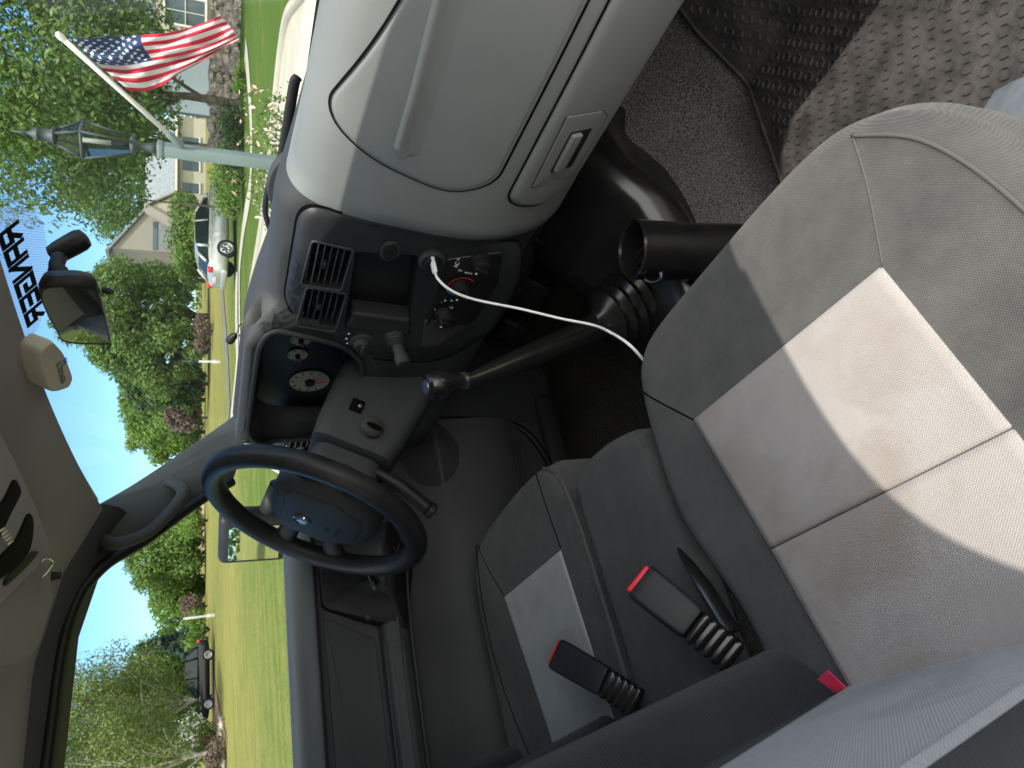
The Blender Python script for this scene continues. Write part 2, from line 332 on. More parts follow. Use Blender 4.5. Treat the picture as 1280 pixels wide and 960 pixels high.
def pad(name, poly, surf, m, parent=None, r=.004, h=.003, depth=.006, rings=10, steps=4, extra=None):
    """panel following surf(u,v,h)->V with rounded edge of radius r raised by h, sunk by depth; poly in (u,v)"""
    levels = [(0, -depth)] + [(0+r*(1-cos(a)), h-r*(1-sin(a))) for a in [pi/2*i/steps for i in range(steps+1)]]
    rngs = []
    for d, hh in levels: rngs.append([V(surf(p[0], p[1], hh)) for p in inset(poly, d)])
    base = inset(poly, r); c = sum((V(p[:2]) for p in base), V((0, 0)))/len(base)
    for k in range(1, rings):
        t = k/rings; rngs.append([V(surf(*(p.lerp(c, t)), h)) for p in [V(q[:2]) for q in base]])
    vs = [p for q in rngs for p in q]; n = len(poly); fs = []
    for i in range(len(rngs)-1):
        for k in range(n): fs.append((i*n+k, i*n+(k+1) % n, (i+1)*n+(k+1) % n, (i+1)*n+k))
    ci = len(vs); vs.append(V(surf(c.x, c.y, h))); L = (len(rngs)-1)*n
    for k in range(n): fs.append((L+k, L+(k+1) % n, ci))
    return mesh(name, vs, fs, m, parent)
def ring(name, poly, surf, wd, m, parent=None, h=.0006, closed=True):
    """flat dark gap or printed line following an outline on a surface"""
    a = inset(poly, -wd/2); b = inset(poly, wd/2); n = len(poly)
    vs = [V(surf(p[0], p[1], h)) for p in a]+[V(surf(p[0], p[1], h)) for p in b]
    fs = [(k, (k+1) % n, n+(k+1) % n, n+k) for k in range(n if closed else n-1)]
    return mesh(name, vs, fs, m, parent)
def cutout(o, cutters):
    """boolean holes"""
    tmp = []
    for v, f in cutters:
        me = bpy.data.meshes.new('c'); me.from_pydata([tuple(x) for x in v], [], f); bm = bmesh.new(); bm.from_mesh(me); bmesh.ops.recalc_face_normals(bm, faces=bm.faces); bm.to_mesh(me); bm.free()
        c = bpy.data.objects.new('c', me); COL.objects.link(c); tmp.append(c)
        md = o.modifiers.new('b', 'BOOLEAN'); md.operation = 'DIFFERENCE'; md.object = c; md.solver = 'EXACT'
    bpy.context.view_layer.update(); dg = bpy.context.evaluated_depsgraph_get()
    me = bpy.data.meshes.new_from_object(o.evaluated_get(dg)); o.modifiers.clear(); o.data = me
    for c in tmp: bpy.data.objects.remove(c)
    return autosm(o, 40)
def text(name, body, loc, R, size, m, parent=None, ext=.0005, align='CENTER', offset=0, sx=1, spacing=1):
    cu = bpy.data.curves.new('t', 'FONT'); cu.body = body; cu.size = size; cu.extrude = ext; cu.align_x = align; cu.align_y = 'CENTER'; cu.offset = offset; cu.space_character = spacing
    o = bpy.data.objects.new('t', cu); COL.objects.link(o); bpy.context.view_layer.update()
    me = bpy.data.meshes.new_from_object(o.evaluated_get(bpy.context.evaluated_depsgraph_get())); bpy.data.objects.remove(o)
    for v in me.vertices:
        v.co.x *= sx; v.co = V(loc) + R @ v.co
    me.materials.clear(); return link(name, me, m, parent, smooth=False)
def plane3(p0, n):
    p0 = V(p0); n = V(n)
    return lambda ix, iy: P(ix, iy, p=p0, n=n)

# ================================================================ OUTSIDE
def hgt(x, y):
    d = hypot(x-.8, y); t = max(0, min(1, (d-20)/50)); return .5*t*t*(3-2*t)
def G(ix, iy):
    d = 5
    for k in range(200):                       # march along the line of sight to the terrain
        p = P(ix, iy, d=d)
        if p.z <= hgt(p.x, p.y): return p
        d *= 1.02
    return p
def atd(ix, iy, d): return P(ix, iy, d=d)
# ground sheet
rs = [0, 3, 6, 9, 12, 16, 20, 25, 30, 36, 43, 51, 60, 70, 85, 110, 160, 300, 900, 2500]; na = 72
vs = [V((.8, 0, 0))]
for r_ in rs[1:]:
    for k in range(na):
        a = 2*pi*k/na; x, y = .8+r_*cos(a), r_*sin(a); vs.append(V((x, y, hgt(x, y))))
fs = [(0, 1+k, 1+(k+1) % na) for k in range(na)]
for i in range(len(rs)-2):
    for k in range(na): fs.append((1+i*na+k, 1+(i+1)*na+k, 1+(i+1)*na+(k+1) % na, 1+i*na+(k+1) % na))
tag(mesh('lawn', vs, fs, M['grass']), kind='structure')
def ribbon(name, pts, wd, m, dz=.02, kind='structure', sub=6):
    c = cat([(p[0], p[1], 0) for p in pts], sub); vs = []; n = len(c)
    for i, p in enumerate(c):
        t = (c[min(n-1, i+1)]-c[max(0, i-1)]).normalized(); b = V((-t.y, t.x, 0))
        for s in (-.5, -.17, .17, .5):
            q = p+b*wd*s; vs.append(V((q.x, q.y, hgt(q.x, q.y)+dz)))
    fs = [(i*4+k, i*4+k+1, i*4+4+k+1, i*4+4+k) for i in range(n-1) for k in range(3)]
    return tag(mesh(name, vs, fs, m), kind=kind)
# driveway the truck stands on
e = [G(395, -40), G(385, -10), G(365, 20), G(357, 60), G(350, 110), G(344, 170), G(338, 230), G(322, 330), G(309, 400), G(301, 460), G(292, 520), G(292, 560)]
poly = [V((p.x, p.y)) for p in e]+[V((-9, 4.2)), V((-1.2, 2.4)), V((-1.2, -12)), V((12, -12)), V((12, 12))]
vs = [V((p.x, p.y, hgt(p.x, p.y)+.02)) for p in poly]
tri = tessellate_polygon([[V((p.x, p.y, 0)) for p in poly]])
tag(mesh('driveway', vs, [tuple(t) for t in tri], M['concrete']), kind='structure')
# the kerb strip along the driveway's far edge
def strip(name, pts, w_, h_, m):
    c = cat([(p.x, p.y, 0) for p in pts], 5); vs = []; n = len(c)
    for i, p in enumerate(c):
        t = (c[min(n-1, i+1)]-c[max(0, i-1)]).normalized(); b = V((-t.y, t.x, 0)); z = hgt(p.x, p.y)
        for s, h in ((-.5, 0), (-.45, h_), (.45, h_), (.5, 0)): vs.append(V((p.x+b.x*w_*s, p.y+b.y*w_*s, z+h)))
    return tag(mesh(name, vs, [(i*4+k, i*4+k+1, i*4+4+k+1, i*4+4+k) for i in range(n-1) for k in range(3)], m), kind='structure')
strip('kerb', e[:12], .16, .10, M['concrete'])
ribbon('path', [G(308, 62), G(312, 90), G(315, 150), G(316, 200), G(313, 240), G(307, 280), G(301, 330), G(300, 380), G(302, 450)], .7, M['concrete'], .024)
ribbon('pavement', [G(297, 340), G(297, 400), G(298, 460), G(292, 520)], 1.3, M['concrete'], .028)
ribbon('road', [G(276, 150), G(276, 250), G(277, 340), G(281, 400), G(285, 450), G(288, 520)], 1.6, M['asphalt'], .03)
ribbon('mulch_bed', [G(283, 960), G(272, 900), G(267, 860), G(265, 840)], 3.0, M['mulch'], .04)

def leaves_vf(clumps, n, size, rnd, squash=.8, hollow=.55):
    """leaf blades spread through clump volumes"""
    vs, fs = [], []; tot = sum(c[1]**2 for c in clumps)
    for c, r in clumps:
        for k in range(int(n*r*r/tot)):
            d = V((rnd.gauss(0, 1), rnd.gauss(0, 1), rnd.gauss(0, 1))).normalized(); q = c + V((d.x, d.y, d.z*squash))*r*(hollow+(1.08-hollow)*rnd.random()**.7)
            nv = (d*.7+V((rnd.uniform(-1, 1), rnd.uniform(-1, 1), rnd.uniform(-.3, 1)))).normalized(); a = nv.orthogonal().normalized(); a.rotate(Matrix.Rotation(rnd.random()*6.3, 3, nv)); b = nv.cross(a)
            s = size*rnd.uniform(.6, 1.35); i = len(vs)
            vs += [q-a*s, q+b*s*.45-a*s*.1, q+a*s, q-b*s*.45-a*s*.1]; fs.append((i, i+1, i+2, i+3))
    return vs, fs
def tree(name, base, h, w_, lab, group, leaf, n=9000, size=.16, trunk=.2, trunk_h=.3, bark='bark', seed=1, nclump=34, shape='round', bare=False, limbs=9, cat_='tree'):
    rnd = random.Random(seed); t = empty(name, base); tag(t, lab, cat_, group)
    cl = []; parts = []
    th = h*trunk_h
    top = V((rnd.uniform(-.04, .04)*w_, rnd.uniform(-.04, .04)*w_, h*.86))
    tp = cat([(0, 0, -.1), (trunk*.2, 0, th*.5), (top.x*.4, top.y*.4, th), (top.x*.7, top.y*.7, h*.6), tuple(top)], 5)
    parts.append(tube_vf(tp, [trunk*(1.25 if i == 0 else 1)*(1-.88*i/(len(tp)-1)) for i in range(len(tp))], 8))
    for k in range(nclump):
        f = (k+.5)/nclump; z = th*.9+(h-th*.9)*f
        if shape == 'round': wr = sqrt(max(.04, 1-(2*f-.9)**2*.95))
        elif shape == 'cone': wr = 1.05-f*.98
        else: wr = .55+.45*sin(pi*min(1, f*1.05+.1))
        a = k*2.4+rnd.random(); rad = w_/2*wr*rnd.uniform(.35, .85); cr = w_*.5*rnd.uniform(.24, .42)*(wr*.6+.4)*(.75 if shape == 'cone' else 1)
        c = V((cos(a)*rad, sin(a)*rad, min(z, h-cr*.55))); cl.append((c, cr))
        if k % max(1, nclump//max(1, limbs)) == 0:
            s = tp[min(len(tp)-1, 4+int(f*12))]; mid = s.lerp(c, .5)+V((0, 0, .05*h)); q = cat([s, mid, c], 4)
            parts.append(tube_vf(q, [trunk*.42*(1-.85*i/(len(q)-1)) for i in range(len(q))], 5))
            if bare:
                for m_ in range(3):
                    e_ = c+V((rnd.uniform(-1, 1), rnd.uniform(-1, 1), rnd.uniform(.1, 1.2)))*cr*1.3; q2 = cat([mid.lerp(c, .6), c.lerp(e_, .5)+V((0, 0, .1)), e_], 3)
                    parts.append(tube_vf(q2, [trunk*.16*(1-.8*i/(len(q2)-1)) for i in range(len(q2))], 4))
    v, f = joinm(parts); mesh('trunk', v, f, M[bark], t)
    v, f = leaves_vf(cl, n, size, rnd, .85 if shape != 'cone' else .45, .25)
    mesh('crown', v, f, M[leaf], t, smooth=False, recalc=False); return t
def gp(ix, iy, d):
    p = P(ix, iy, d=d); return (p.x, p.y, hgt(p.x, p.y))
TB = 'trees beyond the lawn'
tree('shade_tree', gp(300, 131, 26), 11.5, 9.6, 'large leafy shade tree directly behind the striped flag', TB, 'leaf1', 52000, .085, .15, .25, seed=3, nclump=52, limbs=14)
tree('shade_tree', gp(290, -70, 30), 11, 8, 'leafy tree at the upper edge of the photo beside the slate blue house', TB, 'leaf1', 14000, .11, .2, .25, seed=5, nclump=34)
tree('shade_tree', gp(270, 186, 44), 12, 4.6, 'leafy tree between the old lantern post and the gabled house', TB, 'leaf1', 16000, .13, .2, .3, seed=8, nclump=34)
tree('shade_tree', gp(268, 250, 105), 17, 13, 'tree rising behind the roof of the gabled house', TB, 'leaf1', 12000, .26, .3, .25, seed=11, nclump=30)
tree('shade_tree', gp(268, 396, 58), 10.2, 8.2, 'wide green tree just left of the gabled house, beyond the mirror', TB, 'leaf1', 24000, .15, .25, .18, seed=13, nclump=44)
tree('shade_tree', gp(268, 352, 76), 9.6, 5, 'dark green tree tucked against the garage side of the gabled house', TB, 'leaf6', 10000, .2, .25, .12, seed=14, nclump=32)
tree('shade_tree', gp(268, 440, 56), 7.5, 6.5, 'mid green tree behind the short white post by the dry lawn', TB, 'leaf1', 16000, .15, .25, .1, seed=15, nclump=34)
tree('shade_tree', gp(268, 480, 60), 6.0, 5, 'dull green rounded tree left of the short white post', TB, 'leaf6', 6000, .22, .2, .1, seed=16, nclump=28)
tree('poplar_tree', gp(266, 500, 74), 7.2, 6.5, 'bright yellow-green tree seen just right of the front pillar', TB, 'leaf2', 14000, .19, .25, .12, seed=17, nclump=40, shape='col')
tree('poplar_tree', gp(266, 540, 78), 7.0, 6.0, 'bright green tree half hidden by the front pillar', TB, 'leaf2', 12000, .19, .25, .12, seed=18, nclump=36, shape='col')
tree('ornamental_tree', gp(266, 522, 62), 3.1, 3.0, 'small purple brown ornamental tree on the dry lawn', None, 'leaf5', 3500, .16, .12, .25, seed=19, nclump=18)
tree('shade_tree', gp(263, 690, 75), 6.6, 8.5, 'dense mid green tree in the middle of the side window', TB, 'leaf1', 17000, .18, .25, .1, seed=21, nclump=40)
tree('shade_tree', gp(263, 655, 82), 6.0, 6, 'green tree at the corner where the side window meets the pillar', TB, 'leaf1', 11000, .2, .25, .1, seed=22, nclump=30)
tree('shade_tree', gp(262, 738, 80), 4.8, 8, 'low green tree mass beside the white lantern post', TB, 'leaf2', 7000, .26, .25, .1, seed=23, nclump=32)
tree('spruce_tree', gp(262, 797, 62), 4.9, 3.0, 'blue green spruce behind the white lantern post', None, 'leaf4', 6000, .17, .15, .08, seed=24, nclump=40, shape='cone')
BG = 'pale birches behind the dark parked car'
tree('birch_tree', gp(268, 870, 50), 10.0, 8.5, 'airy birch directly above the dark parked car', BG, 'leaf3', 30000, .085, .13, .24, 'birch', 25, 42, 'round', True, 16)
tree('birch_tree', gp(275, 938, 40), 10.5, 8.0, 'airy birch with white branches at the left edge of the side window', BG, 'leaf3', 30000, .075, .12, .2, 'birch', 26, 42, 'round', True, 16)
tree('birch_tree', gp(270, 990, 46), 12, 9.0, 'tallest birch, by the bed of red flowers', BG, 'leaf3', 22000, .085, .13, .12, 'birch', 27, 40, 'round', True, 14)
tree('shade_tree', gp(264, 835, 75), 6.5, 9, 'low broad green tree behind the roof of the dark parked car', TB, 'leaf1', 14000, .18, .2, .1, seed=28, nclump=34)
tree('shade_tree', gp(266, 905, 70), 8.5, 11, 'broad green tree behind the birches', TB, 'leaf1', 15000, .18, .2, .1, seed=29, nclump=38)
for k_, (x_, y_, h_) in enumerate(((-26, -12, 9), (-18, -30, 11), (4, -34, 10), (30, -22, 11), (36, 12, 10))):
    tree('shade_tree', (x_, y_, hgt(x_, y_)), h_, h_*.8, ['low leafy tree farthest left behind the truck', 'leafy tree straight behind the driver side', 'leafy tree straight behind the tailgate', 'tall leafy tree far out to the right rear', 'leafy tree off the passenger side'][k_], 'trees behind the truck', 'leaf1', 7000, .22, .22, .2, seed=40+k_, nclump=34)
# a far-off wood closes the horizon
rnd = random.Random(99); cl = []
for k in range(150):
    az = radians(k*2.4); p = CAM + V((-sin(az), cos(az), 0))*rnd.uniform(112, 135); cl.append((V((p.x, p.y, rnd.uniform(.5, 3.2))), rnd.uniform(2.6, 4.2)))
v, f = leaves_vf(cl, 26000, .55, rnd, .9, .1)
tag(mesh('distant_wood', v, f, M['leaf6'], smooth=False, recalc=False), 'far-off line of green woodland closing the horizon', 'woodland', kind='stuff')
def shrub(name, base, h, w_, lab, leaf, n=1500, size=.06, seed=1, group=None, flowers=None, nf=120):
    rnd = random.Random(seed); t = empty(name, base); tag(t, lab, 'shrub', group)
    cl = [(V((rnd.uniform(-.3, .3)*w_, rnd.uniform(-.3, .3)*w_, h*rnd.uniform(.3, .68))), min(h, w_)*.5*rnd.uniform(.45, .8)) for k in range(9)]
    v, f = leaves_vf(cl, n, size, rnd, .9, .2); mesh('foliage', v, f, M[leaf], t, smooth=False, recalc=False)
    st = [tube_vf([(0, 0, 0), tuple(c[0])], [.02*h, .008*h], 5) for c in cl]; v, f = joinm(st); mesh('stem', v, f, M['bark'], t)
    if flowers:
        v, f = leaves_vf([(c, r*1.08) for c, r in cl], nf, size*1.1, rnd, .9, .9); tag(mesh('flowers', v, f, M[flowers], t, smooth=False, recalc=False), kind='stuff')
    return t
shrub('round_shrub', gp(262, 258, 66), 3.3, 3.4, 'round clipped green shrub by the porch of the gabled house, above the car bonnet', 'leaf1', 3500, .16, 1, 'clipped shrubs at the gabled house')
shrub('round_shrub', gp(262, 300, 64), 3.5, 3.4, 'round clipped green shrub at the garage corner, above the car roof', 'leaf1', 3500, .16, 2, 'clipped shrubs at the gabled house')
shrub('round_shrub', gp(262, 282, 60), 1.6, 2.6, 'low green shrub between the two round clipped shrubs', 'leaf2', 1800, .14, 3, 'clipped shrubs at the gabled house')
shrub('tall_shrub', gp(262, 326, 63), 3.0, 3.2, 'loose yellow green shrub hiding the foot of the garage wall', 'leaf2', 2500, .14, 4)
shrub('rose_bush', gp(346, 180, 9.5), 1.0, 1.5, 'pink flowering bush to the right of the lamp post foot', 'leaf1', 900, .035, 5, 'flowering bushes along the drive', 'petalp', 160)
shrub('rose_bush', gp(340, 238, 9.8), .8, 1.1, 'pink flowering bush to the left of the lamp post foot', 'leaf1', 700, .035, 6, 'flowering bushes along the drive', 'petalp', 90)
shrub('garden_bush', gp(300, 222, 24), 1.2, 2.8, 'yellow green bush in front of the nose of the silver car', 'leaf2', 2200, .06, 7)
shrub('garden_bush', gp(303, 92, 24), .45, 1.4, 'small round green cushion plant at the lawn edge below the flag', 'leaf2', 900, .05, 8)
shrub('garden_bush', gp(298, 165, 24.5), 1.0, 3.4, 'dark green ground-hugging bush right of the lamp post', 'leaf6', 2600, .06, 9)
shrub('flower_bush', gp(268, 925, 42), 1.5, 2.2, 'bush dotted with red flowers beside the dark car', 'leaf1', 1500, .07, 10, None, 'petalr', 60)
shrub('flower_bush', gp(262, 918, 47), 2.4, 2.0, 'white flowering bush left of the dark car bonnet', 'leaf3', 900, .08, 11, None, 'petalw', 420)
shrub('purple_bush', gp(273, 957, 37), 1.2, 3.0, 'low reddish brown bush on the stone bed', 'leaf5', 1800, .07, 12)
shrub('purple_bush', gp(262, 757, 66), 2.6, 2.0, 'dark purple bush right of the white lantern post', 'leaf5', 1600, .1, 13)
shrub('purple_bush', gp(280, 415, 50), 1.3, 4.0, 'low grey purple bush by the short white post', 'leaf5', 1800, .1, 14)
shrub('garden_bush', gp(262, 787, 58), 2.0, 2.6, 'bright yellow green bush at the foot of the white lantern post', 'leaf2', 1600, .1, 15)
shrub('garden_bush', gp(262, 650, 62), 2.4, 3.0, 'green bush before the distant brick house', 'leaf2', 1500, .1, 16)
# boulder wall behind the flag
rnd = random.Random(5); k = 0
for row in range(4):
    for i in range(44):
        iy = -22+i*5.1+row*2.2+rnd.uniform(-4, 4)
        if iy > 198-row*3: continue
        g_ = gp(292-row*6, iy, 27.5+row*.5+rnd.uniform(-.25, .25)); s = rnd.choice((.15, .2, .24, .28, .36))*rnd.uniform(.9, 1.1)
        bm = bmesh.new(); bmesh.ops.create_icosphere(bm, subdivisions=2, radius=1)
        for v in bm.verts:
            v.co = v.co*(1+.34*(rnd.random()-.5)); v.co.z = max(-.7, min(.7, v.co.z)); v.co.x = max(-.85, min(.85, v.co.x))
        bmesh.ops.scale(bm, vec=(s, s*.85, s*.72), verts=bm.verts)
        me = bpy.data.meshes.new('boulder'); bm.to_mesh(me); bm.free(); o = link('boulder', me, M['rock'], smooth=False); o.location = (g_[0], g_[1], g_[2]+.10+row*.21+rnd.uniform(-.06, .06)); o.rotation_euler = (rnd.uniform(-.3, .3), rnd.uniform(-.3, .3), rnd.random()*6)
        tag(o, 'grey tan boulder in the low rock wall behind the flag', 'boulder', 'boulders of the rock wall'); k += 1
for i in range(16):
    g_ = gp(278-rnd.random()*8, 898+i*5+rnd.uniform(-3, 3), rnd.uniform(37, 42)); s = rnd.uniform(.16, .32)
    bm = bmesh.new(); bmesh.ops.create_icosphere(bm, subdivisions=2, radius=s)
    for v in bm.verts: v.co = v.co*(1+.3*(rnd.random()-.5)); v.co.z *= .6
    me = bpy.data.meshes.new('boulder'); bm.to_mesh(me); bm.free(); o = link('boulder', me, M['rock'], smooth=False); o.location = (g_[0], g_[1], g_[2]+.1)
    tag(o, 'small stone in the mulch bed near the red flowers', 'stone', 'stones of the mulch bed')

# ---- gabled house
def quad_prism(name, poly, y0, y1, m, parent):
    """poly in (x,z), extruded in y"""
    n = len(poly); vs = [V((p[0], y0, p[1])) for p in poly]+[V((p[0], y1, p[1])) for p in poly]
    fs = [tuple(range(n)), tuple(range(n, 2*n))[::-1]]+[(i, (i+1) % n, n+(i+1) % n, n+i) for i in range(n)]
    return mesh(name, vs, fs, m, parent, smooth=False)
hp = gp(262, 292, 72); hd = V((hp[0]-CAM.x, hp[1]-CAM.y, 0)).normalized(); hang = atan2(hd.y, hd.x)-pi/2
h = empty('gabled_house', (hp[0], hp[1], hp[2]-.3), hang+radians(26)); tag(h, 'tan house with a steep gable and blue grey shingle roof beyond the silver car', 'house')
# local: x right, y away, z up; the tall shed-roofed front part, a small cream gable, the low main roof
quad_prism('wall', [(-2.1, 0), (1.7, 0), (1.7, 5.3), (-2.1, 7.9)], 0, 5.5, M['wall'], h)
quad_prism('roof', [(-2.45, 8.05), (-2.45, 8.3), (2.1, 5.2), (2.1, 4.95)], -.3, 5.8, M['roof'], h)
quad_prism('wing_wall', [(.3, 0), (2.6, 0), (2.6, 2.9), (1.4, 4.9), (.3, 2.9)], -1.6, -.02, M['wall2'], h)
quad_prism('wing_roof', [(-.0, 2.6), (1.4, 5.0), (2.95, 2.6), (2.95, 2.8), (1.4, 5.3), (-.0, 2.8)], -1.9, -.03, M['wall'], h)
mesh('main_roof', [(2.0, -.4, 2.95), (12, -.4, 2.95), (12, 4, 5.6), (1.72, 4, 5.6), (2.0, 8.5, 2.95), (12, 8.5, 2.95), (2.0, -.4, 2.7), (12, -.4, 2.7)], [(0, 1, 2, 3), (3, 2, 5, 4), (0, 3, 4), (1, 5, 2), (0, 6, 7, 1)], M['roof'], h, smooth=False)
quad_prism('main_wall', [(2.62, 0), (12, 0), (12, 2.9), (2.62, 2.9)], .1, 8, M['wall2'], h)
quad_prism('gutter', [(2.2, 2.7), (12, 2.7), (12, 2.9), (2.2, 2.9)], -.55, -.42, M['wtrim'], h)
wd_ = quad_prism('upper_window', [(-1.9, 3.2), (.6, 3.2), (.6, 4.3), (-1.9, 4.3)], -.05, .02, M['roof'], h)
quad_prism('window_trim', [(-2.0, 4.3), (.7, 4.3), (.7, 4.65), (-2.0, 4.65)], -.10, .02, M['pane'], wd_)
quad_prism('window', [(1.35, .9), (1.7, .9), (1.7, 2.3), (1.35, 2.3)], -1.66, -1.58, M['pane'], h)
for xx in (4.0, 6.3, 8.8):
    wn = quad_prism('window', [(xx, .9), (xx+1.0, .9), (xx+1.0, 2.3), (xx, 2.3)], .04, .12, M['pane'], h); quad_prism('sill', [(xx-.1, .75), (xx+1.1, .75), (xx+1.1, .88), (xx-.1, .88)], -.02, .12, M['wtrim'], wn)
# ---- slate blue house behind the flag tree
hp = gp(262, 10, 42); hd = V((hp[0]-CAM.x, hp[1]-CAM.y, 0)).normalized(); hang = atan2(hd.y, hd.x)-pi/2
h = empty('slate_house', (hp[0], hp[1], hp[2]), hang+radians(8)); tag(h, 'cream and slate blue house with a white gridded window, half hidden by the tree', 'house')
sl_ = mat('slate_siding', (.20, .24, .27), .85, .2, var=.4, vscale=1, col2=(.24, .28, .31)); M['slate'] = sl_
quad_prism('wall', [(-1.6, 0), (12, 0), (12, 2.9), (-1.6, 2.9)], 0, 9, M['wall2'], h)
quad_prism('upper_wall', [(-5, 2.95), (12, 2.95), (12, 6.4), (-5, 6.4)], .3, 9, M['slate'], h)
quad_prism('side_wall', [(-5, 0), (-1.7, 0), (-1.7, 2.9), (-5, 2.9)], .6, 9, M['slate'], h)
quad_prism('roof', [(-5.6, 6.3), (3.5, 9.8), (12.6, 6.3), (12.6, 6.5), (3.5, 10.1), (-5.6, 6.5)], -.5, 9.5, M['roof'], h)
wn = quad_prism('window', [(-1.0, .75), (1.5, .75), (1.5, 2.5), (-1.0, 2.5)], -.05, .02, M['pane'], h)
v, f = joinm([box_vf((x_, -.09, 1.62), (.10, .08, 1.9)) for x_ in (-1.03, .25, 1.53)]+[box_vf((.25, -.1, z_), (2.65, .08, .10)) for z_ in (.70, 2.55)]+[box_vf((x_, -.08, 1.62), (.035, .05, 1.7)) for x_ in (-.4, .85)]+[box_vf((.25, -.085, 1.62), (2.5, .05, .035))]); mesh('window_frame', v, f, M['wtrim'], wn, smooth=False)
# ---- distant brick house in the side window corner
brick = mat('pale_brick', (.40, .27, .20), .9, .2, bump=[('voronoi', 5, .3, .03)], var=.6, vscale=2, col2=(.55, .45, .36)); M['brick'] = brick
hp = gp(258, 640, 88); hd = V((hp[0]-CAM.x, hp[1]-CAM.y, 0)).normalized(); hang = atan2(hd.y, hd.x)-pi/2
h = empty('brick_house', hp, hang); tag(h, 'small distant brick house with white trim between trees at the pillar', 'house')
quad_prism('wall', [(-5.5, 0), (4, 0), (4, 2.7), (-5.5, 2.7)], 0, 8, M['brick'], h); quad_prism('roof', [(-6, 2.7), (-1, 5.0), (4.5, 2.7)], -.4, 8.4, M['roof'], h)
for xx in (-4.6, -2.4, 0, 2.2):
    wn = quad_prism('window', [(xx, .8), (xx+1.1, .8), (xx+1.1, 2.1), (xx, 2.1)], -.05, .05, M['pane'], h); quad_prism('frame', [(xx-.12, 2.12), (xx+1.22, 2.12), (xx+1.22, 2.3), (xx-.12, 2.3)], -.1, .05, M['wtrim'], wn)

